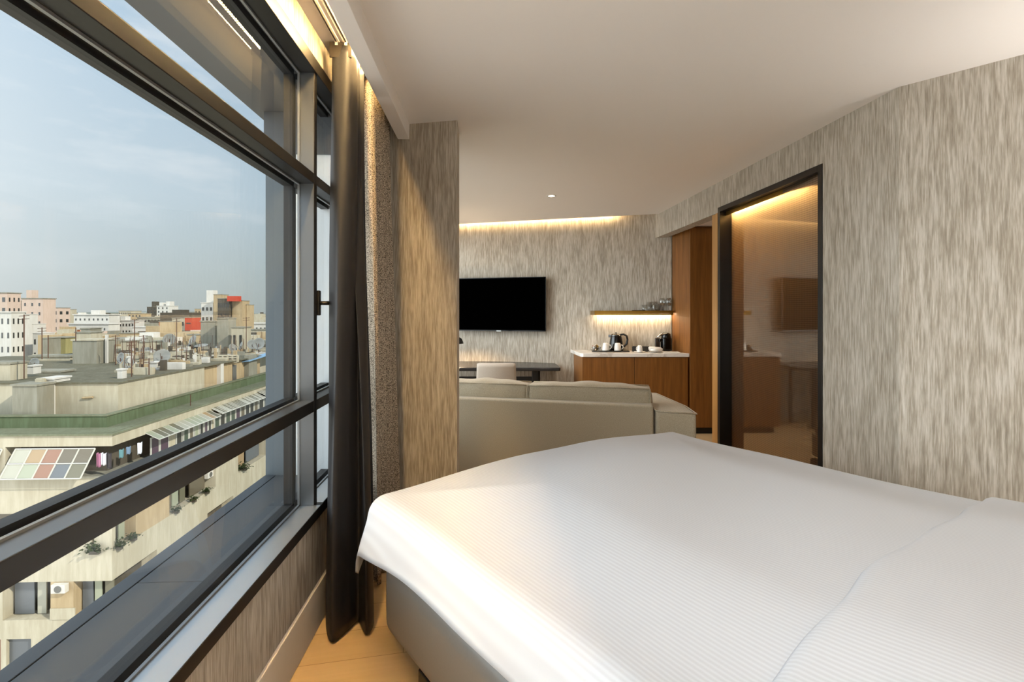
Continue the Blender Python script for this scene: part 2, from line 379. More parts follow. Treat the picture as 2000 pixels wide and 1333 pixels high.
# right wall
mb = MB(); th = .12
def wallseg(mb, p, q, z0, z1, t=.12, side=1):
    p = Vector((*p, 0)); q = Vector((*q, 0)); d = (q-p).normalized(); n = Vector((d.y, -d.x, 0))*t*side
    mb.prism([(p.x, p.y), (q.x, q.y), (q.x+n.x, q.y+n.y), (p.x+n.x, p.y+n.y)], z0, z1)
Z1, Z2 = 3.155, 4.50; DH = 2.277; SOF = 2.235
wallseg(mb, Bd, (rw(Z1), Z1), 0, 2.62)
wallseg(mb, (rw(Z1), Z1), (rw(Z2), Z2), DH, 2.62)
wallseg(mb, (rw(Z2), Z2), (rw(6.1), 6.1), SOF, 2.62)
struct(mb.build('wall_right', WALLP))
mb = MB(); wallseg(mb, B_, Bd, 0, 2.62); struct(mb.build('wall_right_near', WALLP))
mb = MB(); wallseg(mb, A_, B_, 0, 2.62); struct(mb.build('wall_back', WALLP))
# far wall
mb = MB(); wallseg(mb, (-1.65, fw(-1.65)), (1.868, fw(1.868)), 0, 2.62, side=-1); mb.box(1.86, 6.36, 0, 4.3, 6.44, 2.62); struct(mb.build('wall_far', WALLP))
# living area side wall behind the pillar
mb = MB(); p1 = WP(-.80, 3.3); p2 = WP(-.80, 7.0)
wallseg(mb, p1, p2, 0, .486, side=-1); wallseg(mb, p1, p2, 2.446, 2.62, side=-1); wallseg(mb, p1, WP(-.80, 3.5), .486, 2.446, side=-1)
struct(mb.build('wall_left_far', WALLP))
w2 = wroot('window_2', kind='structure')
for z0, z1 in ((.487, .529), (2.368, 2.446), (.932, .979), (1.912, 1.955)): MB().box(-.80, 3.5, z0, -.74, 6.95, z1).build('rail', FRAME, w2)
for sa in (3.5, 4.9, 6.3): MB().box(-.80, sa, .53, -.74, sa+.035, 2.367).build('mullion', FRAME, w2)
MB().box(-.815, 3.5, .5, -.805, 6.95, 2.4).build('pane', GLASS, w2)
# alcove: walls closing the entry corridor + higher soffit
mb = MB(); mb.prism([(rw(Z2)+.005, Z2+.05), (4.3, Z2+.05), (4.3, Z2+.15), (rw(Z2)+.13, Z2+.15), (rw(Z2)+.005, Z2+.15)], 0, 2.33)
struct(mb.build('wall_alcove', WOODL))
struct(MB().box(4.3, 2.6, 0, 4.4, 6.5, 2.62).build('wall_entry', WHITE))
struct(MB().prism([(rw(Z2)+.12, Z2+.15), (4.3, Z2+.15), (4.3, 6.4), (2.6, 6.4), (rw(6.1)+.12, 6.08)], 2.32, 2.34).build('ceiling_alcove', CEIL))
struct(MB().prism([(rw(Z2)-.002, Z2+.012), (rw(Z2)+.09, Z2+.012), (rw(Z2)+.09, Z2+.05), (rw(Z2)-.002, Z2+.05)], 0, SOF).build('trim_1', WOODL))
# pillar (partition nib)
PA = (-.325, 3.04); PBk = (-.337, 3.27); q0 = WP(-.74, 3.2); q1 = WP(-.74, 3.46)
struct(MB().prism([PA, PBk, q1, WP(-.79, 3.46), WP(-.79, 3.2), q0], 0, 2.62).build('wall_pillar', WALLP, bevel=.004))
# left wall below and above window
wbuild(MB().box(-.90, S0, 0, -.735, 3.25, .486), 'wall_left', WALLP); struct(bpy.data.objects['wall_left'])
struct(wbuild(MB().box(-.90, S0, 2.446, -.737, 3.3, 2.62), 'wall_left_upper', WALLP))
struct(wbuild(MB().box(-.735, S0, 0, -.721, 3.22, .184), 'baseboard_left', BASEB, bevel=.003))
struct(wbuild(MB().box(-.737, S0, 2.575, -.50, 3.25, 2.60), 'ceiling_recess', CEIL))
struct(wbuild(MB().box(-.536, S0, 2.407, bulkR, 3.13, 2.60), 'trim_2', CEIL, bevel=.002))
# curtain track
tr_ = wroot('curtain_track', label='twin white curtain track set in the recess above the window', cat='curtain track')
for a in (-.669, -.627):
    mbt = MB(); mbt.box(a-.012, S0, 2.568, a+.012, 3.1, 2.5755)
    rail = mbt.build('rail', WHITE, tr_)
    MB().box(a-.003, S0, 2.5665, a+.003, 3.1, 2.5685).build('slot', DOORF, rail)
MB().box(-.66, 2.0, 2.571, -.635, 2.02, 2.5755).build('screw_plate', BRASS, tr_)
# LED tape hidden above the bulkhead
o = wroot('light_strip', label='warm dotted strip light hidden above the bulkhead along the window', cat='strip light')
MB().box(-.604, S0+.4, 2.556, -.574, 2.72, 2.560).build('led_row', led_tape('led_tape_window', AMB, 155.0, .0157), o)
MB().box(-.607, S0+.4, 2.560, -.571, 2.72, 2.5745).build('channel', WHITE, o)

# ------------------------------------------------------------------ window
win = wroot('window_1', kind='structure')
def wpart(mb, name, mat, parent=win, **k): return mb.build(name, mat, parent, **k)
SE = 3.16
wpart(MB().box(-.797, S0, .487, -.71, SE, .529), 'window_sill', FRAME, bevel=.002)
wpart(MB().box(-.797, S0, 2.388, -.728, SE, 2.446), 'head_rail', FRAME, bevel=.002)
wpart(MB().box(-.797, S0, .932, -.738, 2.2355, .979), 'transom', FRAME, bevel=.002)
wpart(MB().box(-.797, 2.2705, .932, -.738, SE, .979), 'transom', FRAME, bevel=.002)
wpart(MB().box(-.797, S0, 1.912, -.738, 2.2355, 1.955), 'transom', FRAME, bevel=.002)
wpart(MB().box(-.797, 2.2705, 1.912, -.738, SE, 1.955), 'transom', FRAME, bevel=.002)
SHEENM = simple('grey_frame_sheen', srgb(120, 124, 128), 0.33, 0.9); CAPS = simple('anodised_silver_sill', srgb(205, 209, 212), 0.33, 0.85)  # the grey one puts reflected light into the colour of frame faces
wpart(MB().box(-.796, S0, .5292, -.7115, 2.235, .531), 'sill_cap', CAPS); wpart(MB().box(-.796, 2.271, .5292, -.7115, SE, .531), 'sill_cap', CAPS)
for z_ in (.9792, 1.9552): wpart(MB().box(-.796, S0, z_, -.7395, 2.235, z_+.0015), 'transom_sheen', SHEENM)  # transom tops made lighter: sky reflection put into the colour
wpart(MB().box(-.796, 2.2335, .532, -.739, 2.2353, .931), 'mullion_sheen', SHEENM); wpart(MB().box(-.796, 2.2335, .981, -.739, 2.2353, 1.911), 'mullion_sheen', SHEENM); wpart(MB().box(-.796, 2.2335, 1.957, -.739, 2.2353, 2.387), 'mullion_sheen', SHEENM)  # mullion face made lighter: room reflection put into the colour
wpart(MB().box(-.797, 2.2355, .529, -.737, 2.2705, 2.388), 'mullion', FRAME, bevel=.002)
for z0, z1 in ((.529, .932), (.979, 1.912), (1.955, 2.388)):
    for s0, s1 in ((S0, 2.2355), (2.2705, SE)):
        g = wpart(MB().box(-.822, s0, z0-.005, -.802, s1, z1+.005), 'pane', GLASS)
        b = MB(); t = .007
        b.box(-.806, s0, z0, -.797, s1, z0+t); b.box(-.806, s0, z1-t, -.797, s1, z1); b.box(-.806, s1-t, z0+t, -.797, s1, z1-t)
        b.box(-.806, s0, z0+t, -.797, s0+t, z1-t)
        wpart(b, 'gasket', GASKET)
        b = MB(); t = .016
        b.box(-.86, s0, z0-.03, -.823, s1, z0+t-.002); b.box(-.86, s0, z1-t, -.823, s1, z1+.03); b.box(-.86, s1-t, z0+t, -.823, s1+.02, z1-t)
        wpart(b, 'outer_frame', BLACK)
hd = empty('window_handle'); hd.parent = win
hd.location = (-.738, 2.292, 1.40)
MB().box(-.006, -.013, -.055, .008, .013, .055).build('plate', DOORF, hd, bevel=.004)
MB().tube([(0, 0, 0), (.03, 0, 0), (.04, .01, 0), (.042, .05, .0), (.042, .11, 0)], [.009, .009, .009, .008, .006], 10).build('lever', DOORF, hd, smooth=True)

# exterior of our own building: ledge, fin, canopy
def slabs(): pass
o = wroot('window_ledge', kind='structure')
for i, (sa, sb) in enumerate(((S0-.6, 1.655), (1.658, 2.71))):
    MB().box(-1.088, sa, .37, -.86, sb, .514).build('ledge_panel', LEDGE, o, bevel=.002)
MB().box(-1.145, S0-.6, .36, -1.091, 2.71, .515).build('ledge_rim', LEDGE, o, bevel=.002)
struct(wbuild(MB().box(-1.142, 2.712, -6, -.99, 3.3, 2.39), 'wall_fin', FIN))
struct(wbuild(MB().box(-.988, 2.712, -6, -.80, 3.3, 2.39), 'wall_fin_inner', simple('white_panel', srgb(222, 228, 232), 0.6)))
mb = MB(); mb.box(-1.20, S0-.6, 2.396, -.80, 3.4, 2.62); struct(wbuild(mb, 'wall_canopy', LEDGE))
struct(wbuild(MB().box(-1.146, 2.70, 2.18, -.80, 2.712, 2.395), 'trim_3', LEDGE))

# ------------------------------------------------------------------ frosted sliding door in the right wall
dr = empty('door_1', kind='structure')
dvec = Vector((-.076, 1, 0)).normalized(); nvec = Vector((dvec.y, -dvec.x, 0))   # nvec points into the wall (+x)
def dprism(mb, z0, z1, o0, o1, h0, h1):
    P = lambda z, o: (rw(z)+nvec.x*o, z+nvec.y*o)
    mb.prism([P(z0, o0), P(z1, o0), P(z1, o1), P(z0, o1)], h0, h1); return mb
dprism(MB(), Z1, Z1+.04, -.006, .125, 0, DH).build('jamb', DOORF, dr, bevel=.002)
dprism(MB(), Z2-.04, Z2, -.006, .125, 0, DH).build('jamb', DOORF, dr, bevel=.002)
dprism(MB(), Z1+.04, Z2-.04, -.006, .05, DH-.042, DH).build('header', DOORF, dr, bevel=.002)
dprism(MB(), Z1+.04, Z2-.04, .05, .056, DH-.075, DH).build('slot_glow_strip', BRASS, dr)  # gold glow of the light slot put into a brass-coloured strip
dprism(MB(), Z1+.04, Z2-.04, -.004, .11, 0, .02).build('threshold', DOORF, dr)
MB().prism([(1.935, 3.19), (1.915, 4.465), (1.923, 4.465), (1.943, 3.19)], .02, DH-.02).build('glass_panel', RIB, dr)
# space behind the frosted glass
BW = plaster('bathroom_brown_stone', srgb(92, 70, 50), 0.5, 3)
mb = MB(); dprism(mb, Z1-.2, Z2+.04, .62, .72, 0, 2.5); dprism(mb, Z1-.3, Z1-.2, .12, .72, 0, 2.5)
dprism(mb, Z1-.2, Z2+.04, .12, .72, 2.44, 2.5)
struct(mb.build('wall_bathroom', BW))
ls = empty('light_strip', label='glowing strip light behind the top of the ribbed glass panel', cat='strip light')
MB().prism([(1.966, 3.20), (1.946, 4.45), (1.961, 4.45), (1.981, 3.20)], DH-.055, DH-.045).build('diffuser', emit('led_door', (1.0, .80, .48), 520), ls)
MB().prism([(1.958, 3.20), (1.938, 4.45), (1.972, 4.45), (1.992, 3.20)], DH-.0445, DH+.02).build('channel', WHITE, ls)

# ------------------------------------------------------------------ far cove light
ls = empty('light_strip', label='warm strip light glowing in the ceiling slot along the television wall', cat='strip light')
pa = Vector((-1.3, cedge(-1.3)+.02, 0)); pb = Vector((1.22, cedge(1.22)+.02, 0)); d = (pb-pa); mid = (pa+pb)/2
MB().obox((mid.x, mid.y, 2.545), d/2, Vector((-d.y, d.x, 0)).normalized()*.008, (0, 0, .006)).build('diffuser', emit('led_cove', (1.0, .70, .34), 130), ls)
MB().obox((mid.x, mid.y, 2.53), d/2, Vector((-d.y, d.x, 0)).normalized()*.012, (0, 0, .008)).build('channel', WHITE, ls)
struct(MB().prism([(-1.4, cedge(-1.4)-.004), (rw(6.1), cedge(rw(6.1))-.004), (rw(6.1), cedge(rw(6.1))), (-1.4, cedge(-1.4))], 2.5, 2.53).build('trim_4', CEIL))

# ------------------------------------------------------------------ downlights
def downlight(x, y, label, power, group=None, vis=True):
    o = empty('downlight', (x, y, CZ), 0, label, 'ceiling light')
    MB().lathe([(.030, -.001), (.036, -.004), (.044, -.004), (.048, -.001), (.048, .0)], n=28, cap=False).build('trim_ring', WHITE, o, smooth=True)
    MB().lathe([(.0, -.0022), (.028, -.0022), (.030, -.0015)], n=24, cap=False).build('lens', emit('downlight_lens', (1, .84, .62), 14), o)
    lamp('SPOT', 'bulb', (0, 0, -.012), power, NEUT, .03, (0, 0, 0), spot=2.3, parent=o)
    return o
downlight(.387, 5.02, 'small lit round downlight in the ceiling before the television wall', 38)
downlight(1.75, 1.45, 'added unseen downlight in the ceiling over the bed head', 20)  # added out of view to brighten the bed
downlight(-.93, 4.75, 'added unseen downlight in the ceiling behind the pillar', 95)  # added where the pillar hides it, fills the living area
downlight(-.05, .55, 'added unseen downlight in the ceiling by the window side of the bed head', 26)  # added above the frame to lift the pillar and bed side
downlight(2.9, 5.1, 'added unseen downlight in the entry ceiling', 10).location.z = 2.32  # added out of view as extra light for the entry

# ------------------------------------------------------------------ fill lamps added beside the bed head (lit, outside the frame)
BEDW = (1.0, .98, .96)
def shade_lamp(name, x, y, z0, h, label, power, r=.16, col=NEUT):
    o = empty(name, (x, y, z0), 0, label, 'lamp')
    MB().lathe([(.10, 0), (.10, .012), (.02, .02), (.012, .05)], n=24).build('base', BRASS, o, smooth=True)
    MB().tube([(0, 0, .03), (0, 0, h)], .010, 10).build('stem', BRASS, o)
    m_, nt_ = new_mat('lamp_shade_cloth'); a_ = N(nt_, 'ShaderNodeBsdfTranslucent'); a_.inputs[0].default_value = (.9, .82, .70, 1)
    q_ = N(nt_, 'ShaderNodeOutputMaterial'); L(nt_, a_.outputs[0], q_.inputs[0])
    MB().lathe([(r, -.02), (r*.8, .24)], n=28, cz=h-.05, cap=False).build('lamp_shade', m_, o, smooth=True, solid=.002)
    lamp('POINT', 'bulb', (0, 0, h+.05), power, col, .05, parent=o); return o
shade_lamp('fill_lamp', .70, .16, .60, .42, 'added unseen fill lamp at the left of the bed head', 120, .13, BEDW)  # unseen lamp added to brighten walls, ceiling and pillar
ns = MB().box(-.13, -.13, 0, .13, .13, .60).build('nightstand', WOOD, bevel=.004); ns.location = (.70, .16, 0); tag(ns, 'slim walnut nightstand left of the bed head', 'nightstand')
shade_lamp('fill_lamp', 2.45, 1.62, .60, .42, 'added unseen fill lamp at the right of the bed head', 44, .13, BEDW)  # second unseen lamp added as room fill
ns = MB().box(-.13, -.13, 0, .13, .13, .60).build('nightstand', WOOD, bevel=.004); ns.location = (2.45, 1.62, 0); tag(ns, 'slim walnut nightstand right of the bed head', 'nightstand')
# ================================================================== BED
bo = Vector((-.487, 2.03, 0)); bl = Vector((.59, -.807, 0)).normalized()
BR = math.atan2(bl.y, bl.x)       # local x: foot -> head ; local y: left(0) -> right(1.8)
def bed_root(name, **k): return empty(name, tuple(bo), BR, **k)
bed = bed_root('bed', label='king-size bed with a low grey leather base on black block legs', cat='bed')
def rbox(x0, y0, z0, x1, y1, z1): return MB().box(x0, y0, z0, x1, y1, z1)
rbox(.0, -.035, .105, 2.12, 1.82, .41).build('base', LEATHER, bed, bevel=.07, seg=8)
rbox(.03, .05, .405, 2.12, 1.77, .585).build('mattress', BEDL, bed, bevel=.05, seg=4)
for (x, y) in ((.33, .045), (.36, 1.70), (1.8, .045), (1.8, 1.70)):
    rbox(x-.055, y-.055, 0, x+.055, y+.055, .106).build('leg', BLACKG, bed, bevel=.008)
W_, L_ = 1.80, 2.12
def sm(t): t = max(0, min(1, t)); return t*t*(3-2*t)
def cloth(l, wv, lift=0.0, r=.075, flare=.22, drop_l=0):
    cl_ = min(max(l, 0), L_+1); cw = min(max(wv, 0), W_)
    dx, dy = l-cl_, wv-cw; d = math.hypot(dx, dy)
    e = min(cw, W_-cw, cl_)
    edge = .630-.012*sm(cw/W_)*sm(cl_/1.0); top = edge+.058*sm(e/.5)+.040*sm(min(cw, W_-cw)/.75)*(1-sm((cl_-.15)/.8))+.006*math.sin(cl_*3.1+cw*2)+.004*math.sin(cl_*7+cw*5.3)+lift
    if d < 1e-6: return (l, wv, top)
    ux, uy = dx/d, dy/d; r_ = r+lift
    if d < r_*PI/2:
        t = d/r_; hx = r_*math.sin(t); dz = r_*(1-math.cos(t))
    else:
        q = d-r_*PI/2; wav = .008*math.sin(cl_*9+cw*8+2)*sm(q/.15)
        hx = r_+q*flare+wav; dz = r_+q*(1-flare*flare*.5)
    return (cl_+ux*hx, cw+uy*hx, top-dz)
OV = .29
du = bed_root('duvet', label='white striped duvet spread over the bed, its corner hanging over the foot', cat='duvet')
OVL = .195
def duvet(i, j):
    l = -OV+.03+i*(L_+OV-.48); o_ = OVL+.062*(1-sm((l+.1)/.75)); return cloth(l, -o_+j*(W_+o_+OV), 0)
MB().grid(duvet, 130, 120).build('cover', BEDL, du, smooth=True, solid=.014)
fo = bed_root('folded_top_sheet', label='white striped top sheet folded back across the bed at its head end', cat='sheet')
def foldfn(i, j):
    l = 1.412+i*(L_-1.412+.05); ii = l-1.412
    lift = .026*math.sqrt(max(0, min(1, ii/.03)))+.010*sm(ii/.3)+.002
    yy = -OVL-.01+j*(W_+OVL+OV)
    p = cloth(l+.012*math.sin(yy*6)+.006*math.sin(yy*15), yy, lift)
    return p
MB().grid(foldfn, 60, 90).build('cover', BEDL, fo, smooth=True, solid=.008)

# ================================================================== CURTAINS
def cr(pts, t):
    n = len(pts)-1; x = min(max(t, 0), .99999)*n; i = int(x); u = x-i
    p = [Vector(pts[max(0, min(n, i+k))]) for k in (-1, 0, 1, 2)]
    return 0.5*((2*p[1])+(-p[0]+p[2])*u+(2*p[0]-5*p[1]+4*p[2]-p[3])*u*u+(-p[0]+3*p[1]-3*p[2]+p[3])*u**3)
top = [(-.697, 2.40), (-.692, 2.335), (-.655, 2.325), (-.607, 2.33), (-.600, 2.40), (-.648, 2.44), (-.602, 2.47), (-.645, 2.50), (-.60, 2.53)]
bot = [(-.700, 2.36), (-.695, 2.27), (-.632, 2.125), (-.590, 2.20), (-.555, 2.26), (-.495, 2.165), (-.497, 2.27), (-.60, 2.36), (-.53, 2.44)]
cu = wroot('curtain', label='plain charcoal satin lining curtain hanging to the floor beside the window', cat='curtain')
def cfn(i, j):
    k = sm(j); k = .35*j+.65*k
    a = cr(top, i); b = cr(bot, i); p = a.lerp(b, min(1, k*1.02))
    z = 2.553-j*(2.553-.012)
    return (p.x+.003*math.sin(j*9+i*14), p.y, z)
MB().grid(cfn, 110, 60).build('cloth', SATIN, cu, smooth=True, solid=.003)
MB().box(-.699, 2.322, 2.50, -.603, 2.330, 2.5655).build('heading_tape', simple('dark_heading', srgb(30, 24, 16), .9), cu)
for q in (-.669, -.627): MB().box(q-.006, 2.32, 2.553, q+.006, 2.334, 2.569).build('glider', WHITE, cu)
cu2 = wroot('curtain', label='grey-brown woven tweed drape in soft folds between lining curtain and pillar', cat='curtain')
def dfn(i, j):
    s = 2.545+i*.545; amp = .028+.014*j
    a = -.592+.030*j+.025*j*i+amp*math.sin(i*2*PI*4.0+.6)+.006*math.sin(i*23+j*3)
    return (a, s+.010*math.sin(i*2*PI*4+1.2), 2.545-j*(2.545-.012))
MB().grid(dfn, 160, 40).build('cloth', TWEED, cu2, smooth=True, solid=.004)
MB().box(-.625, 2.55, 2.535, -.585, 3.08, 2.560).build('heading', TWEED, cu2)

# ================================================================== SOFA
sofa = empty('sofa', (1.0, 3.60, 0), math.radians(-13.5), 'beige linen sofa seen from behind beyond the bed foot', 'sofa')
# local x runs left (-) to right, local y away from the camera
def puffy(w_, d_, h_, seed=0, nx=26, ny=8, nz=8, puff=.03):
    # rounded cushion with a welt edge, origin at lower left front
    mb = MB(); rnd = random.Random(seed)
    ph = [rnd.random()*6 for _ in range(6)]
    def f(face, a, b):
        # a,b in 0..1
        if face == 'front': p = [a, 0, b]
        if face == 'back': p = [1-a, 1, b]
        if face == 'top': p = [a, b, 1]
        if face == 'bot': p = [a, 1-b, 0]
        if face == 'l': p = [0, 1-a, b]
        if face == 'r': p = [1, a, b]
        x, y, z = p
        bul = lambda t: (1-(2*t-1)**4)
        k = bul(x)*bul(y) if face in ('top', 'bot') else (bul(x)*bul(z) if face in ('front', 'back') else bul(y)*bul(z))
        n = {'front': (0,-1,0), 'back': (0,1,0), 'top': (0,0,1), 'bot': (0,0,-1), 'l': (-1,0,0), 'r': (1,0,0)}[face]
        q = Vector((x*w_, y*d_, z*h_))+Vector(n)*k*puff
        sag = .006*math.sin(x*9+ph[0])+.004*math.sin(x*21+ph[1])
        q.z += sag*z
        return q
    for fc, a, b in (('front', nx, nz), ('back', nx, nz), ('top', nx, ny), ('bot', nx, ny), ('l', ny, nz), ('r', ny, nz)):
        mb.grid(lambda i, j, fc=fc: f(fc, i, j), a, b)
    return mb
def weld(o):
    bm = bmesh.new(); bm.from_mesh(o.data); bmesh.ops.remove_doubles(bm, verts=bm.verts, dist=.0005)
    bmesh.ops.recalc_face_normals(bm, faces=bm.faces); bm.to_mesh(o.data); bm.free()
    for p in o.data.polygons: p.use_smooth = True
    return o
SL = 1.72
MB().box(-SL, 0, .10, -.004, .17, .70).build('back_panel', LINEN, sofa, bevel=.018, seg=3)
MB().box(-SL, .17, .10, -.004, .90, .30).build('seat_base', LINEN, sofa, bevel=.02)
for i in range(2):
    c_ = weld(puffy(.82, .62, .14, 5+i, puff=.02).build('seat_cushion', LINEN, sofa)); c_.location = (-SL+.03+i*.86-.02, .26, .302)
for i, (x, w_) in enumerate(((-SL+.02, .765), (-.925, .90))):
    c_ = weld(puffy(w_, .20, .37, 11+i, puff=.022).build('back_cushion', LINEN, sofa)); c_.location = (x, .105, .43)
    pts = []
    for y_ in (0,):
        pass
    t = MB(); t.tube([(.004, 0, .37), (w_*.25, -.001, .374), (w_*.5, 0, .372), (w_*.75, -.001, .375), (w_-.004, 0, .37)], .005, 6)
    t.tube([(.004, 0, .02), (w_-.004, 0, .02)], .004, 6); t.tube([(w_, 0, .02), (w_, 0, .37)], .0045, 6); t.tube([(0, 0, .02), (0, 0, .37)], .0045, 6)
    t.tube([(.004, .2, .37), (w_*.5, .2, .375), (w_-.004, .2, .37)], .005, 6)
    t.build('piping', LINEN, c_, smooth=True)
# arms: right one splays back to the left edge line
inv = sofa.matrix_basis.inverted() if False else Matrix.LocRotScale(Vector(sofa.location), sofa.rotation_euler.to_quaternion(), None).inverted()
ap = [inv @ Vector((x, y, 0)) for x, y in ((1.012, 3.575), (1.255, 3.475), (1.275, 3.75), (1.225, 4.35), (1.02, 4.40))]
MB().prism([(p.x, p.y) for p in ap], .10, .672).build('arm', LINEN, sofa, bevel=.022, seg=3)
am = MB(); am.tube([(p.x, p.y, .668) for p in ap], .0055, 6, closed=True); am.build('piping', LINEN, sofa, smooth=True)
MB().box(-SL-.24, 0, .10, -SL-.004, .9, .66).build('arm', LINEN, sofa, bevel=.022, seg=3)
for x in (-SL-.1, .05):
    for y in (.12, .80): MB().box(x-.025, y-.025, 0, x+.025, y+.025, .102).build('leg', BLACK, sofa)

# ================================================================== WARDROBE / CABINET / COUNTER
WT = 2.318
wd = empty('wardrobe', (1.98, 5.69, 0), 0, 'tall walnut wardrobe standing beside the coffee counter', 'wardrobe')
MB().prism([(0, .02), (1.6, .02), (1.6, .62), (.55, .48), (-.105, .30)], .07, WT-.005).build('body', WOOD, wd)
MB().box(.0, 0, .075, .62, .02, WT-.03).build('door', WOOD, wd, bevel=.002)
MB().box(.625, 0, .075, 1.25, .02, WT-.03).build('door', WOOD, wd, bevel=.002)
MB().box(.03, .04, 0, 1.55, .45, .07).build('plinth', BLACK, wd)
CH = .90
cb_ = empty('base_cabinet', (0, 0, 0), 0, 'walnut base cabinet with two plain doors under the marble counter', 'cabinet')
MB().prism([(.785, 5.72), (1.95, 5.72), (1.862, 5.97), (1.845, 5.985), (.76, 6.29)], .07, CH-.042).build('body', WOOD, cb_)
MB().box(.785, 5.70, .075, 1.362, 5.72, CH-.045).build('door', WOOD, cb_, bevel=.0015)
MB().box(1.368, 5.70, .075, 1.958, 5.72, CH-.045).build('door', WOOD, cb_, bevel=.0015)
MB().prism([(.83, 5.76), (1.93, 5.76), (1.85, 5.95), (.80, 6.2)], 0, .07).build('plinth', BLACK, cb_)
o = MB().prism([(.722, 6.313), (.762, 5.735), (.770, 5.71), (.792, 5.69), (1.972, 5.69), (1.862, 5.988), (1.85, 5.992)], CH-.04, CH).build('countertop', MARBLE, None, bevel=.003)
tag(o, 'white marble countertop along the television wall holding the kettle and cups', 'countertop')
sh = empty('wall_shelf', (0, 0, 0), 0, 'slim brass wall shelf with drinking glasses above the counter', 'shelf')
b = MB(); b.prism([(.957, 6.25), (.967, 6.00), (1.868, 5.93), (1.864, 5.99)], 1.346, 1.376)
b.prism([(.967, 6.00), (1.868, 5.93), (1.868, 5.942), (.967, 6.012)], 1.326, 1.3455); b.prism([(.957, 6.25), (.967, 6.013), (.979, 6.013), (.969, 6.245)], 1.326, 1.3455)
b.build('board', BRASS, sh)
MB().prism([(1.01, 6.195), (1.01, 6.165), (1.85, 5.948), (1.85, 5.975)], 1.336, 1.345).build('light_diffuser', emit('led_shelf', (1.0, .74, .46), 42), sh)

# ---- things on the counter
def cup(x, y, z, label, s=1.0, ang=0.5, group=None):
    o = empty('cup', (x, y, z), ang, label, 'cup', group)
    MB().lathe([(.040*s, 0), (.041*s, .004), (.037*s, .05*s), (.030*s, .083*s), (.024*s, .088*s), (0.001, .089*s)], n=22).build('body', CHINA, o, smooth=True)
    MB().tube([(.036*s, 0, .065*s), (.058*s, 0, .062*s), (.064*s, 0, .038*s), (.052*s, 0, .018*s), (.038*s, 0, .018*s)], .0045*s, 8).build('handle', CHINA, o, smooth=True)
    return o
o = MB().box(-.215, -.12, 0, .215, .12, .012).build('serving_tray', BLACKG, None, bevel=.004); o.location = (1.15, 6.02, CH+.001); o.rotation_euler = (0, 0, math.radians(-6))
tag(o, 'flat black tray on the counter carrying kettle, two cups and sachets', 'tray')
TZ = CH+.0135
cup(1.09, 5.955, TZ, 'white upturned cup on the black tray, left of its pair', ang=-.3)
cup(1.227, 5.945, TZ, 'white upturned cup on the black tray in front of the kettle', ang=-.3)
k = empty('kettle', (1.235, 6.075, TZ), -.25, 'black electric kettle with a loop handle on the counter tray', 'kettle')
MB().lathe([(.078, 0), (.082, .008), (.080, .02), (.076, .09), (.066, .15), (.058, .178), (.05, .188), (.02, .194), (.001, .195)], n=30).build('body', BLACKG, k, smooth=True)
MB().tube([(.050, 0, .180), (.088, 0, .185), (.122, 0, .165), (.132, 0, .12), (.122, 0, .07), (.10, 0, .045), (.074, 0, .035)], [.012, .013, .013, .012, .012, .011, .010], 10).build('handle', BLACKG, k, smooth=True)
MB().lathe([(.0602, 0), (.0612, .003), (.0592, .008), (.058, .008)], n=30, cz=.165, cap=False).build('rim_band', CHROME, k, smooth=True)
MB().prism([(-.055, .022), (-.055, -.022), (-.092, 0)], .145, .178).build('spout', BLACKG, k, bevel=.004)
MB().lathe([(.014, 0), (.013, .010), (.001, .012)], n=14, cz=.194).build('lid_knob', BLACKG, k, smooth=True)
bw = empty('sachet_bowl', (.99, 6.02, TZ), 0, 'small glass bowl of tea sachets at the left end of the tray', 'bowl')
MB().lathe([(.03, 0), (.05, .01), (.058, .035), (.056, .036), (.047, .013), (.028, .004)], n=22, cap=False).build('bowl', GLASSW, bw, smooth=True)
for i in range(5):
    a = i*1.25; m_ = (CHINA, BRASS, simple('brown_sachet', srgb(140, 96, 74), .6))[i % 3]
    s_ = MB().box(-.024, -.004, -.025, .024, .004, .025).build('sachet', m_, bw, bevel=.002)
    s_.location = (.022*math.cos(a), .022*math.sin(a), .034); s_.rotation_euler = (.2*math.sin(a), .3, a)
bx_ = MB()
bx_.box(-.11, -.055, 0, .11, .055, .004); bx_.box(-.11, -.055, .004, -.106, .055, .055); bx_.box(.106, -.055, .004, .11, .055, .055)
bx_.box(-.106, -.055, .004, .106, -.051, .055); bx_.box(-.106, .051, .004, .106, .055, .055)
o = bx_.build('organiser_box', BLACK); o.location = (1.52, 5.99, CH+.001); o.rotation_euler = (0, 0, math.radians(-15)); tag(o, 'open black organiser box on the counter behind the white espresso cup', 'box')
o = MB().lathe([(.03, 0), (.062, .008), (.064, .011), (.03, .006), (.001, .006)], n=26).build('saucer', CHINA, smooth=True); o.location = (1.455, 5.83, CH+.001)
tag(o, 'white saucer under the espresso cup on the counter', 'saucer')
cup(1.455, 5.83, CH+.0085, 'small white espresso cup upturned on its saucer on the counter', .8, 2.2)
o = MB().lathe([(.03, 0), (.058, .007), (.060, .010), (.03, .006), (.001, .006)], n=26).build('saucer', CHINA, smooth=True); o.location = (1.60, 5.80, CH+.001)
tag(o, 'white saucer under the rolled napkin on the counter', 'saucer')
nk = MB(); nk.tube([(-.07, 0, .03), (-.06, .0, .032), (0, .005, .03), (.06, 0, .026), (.08, 0, .02)], [.018, .027, .026, .024, .016], 14)
nk.tube([(-.05, -.03, .02), (0, -.035, .022), (.07, -.03, .016)], [.012, .018, .012], 12)
o = nk.build('rolled_napkin', WHITE, smooth=True); o.location = (1.625, 5.815, CH+.010); o.rotation_euler = (0, 0, -.15); tag(o, 'rolled white napkin lying on a saucer before the coffee machine', 'napkin')
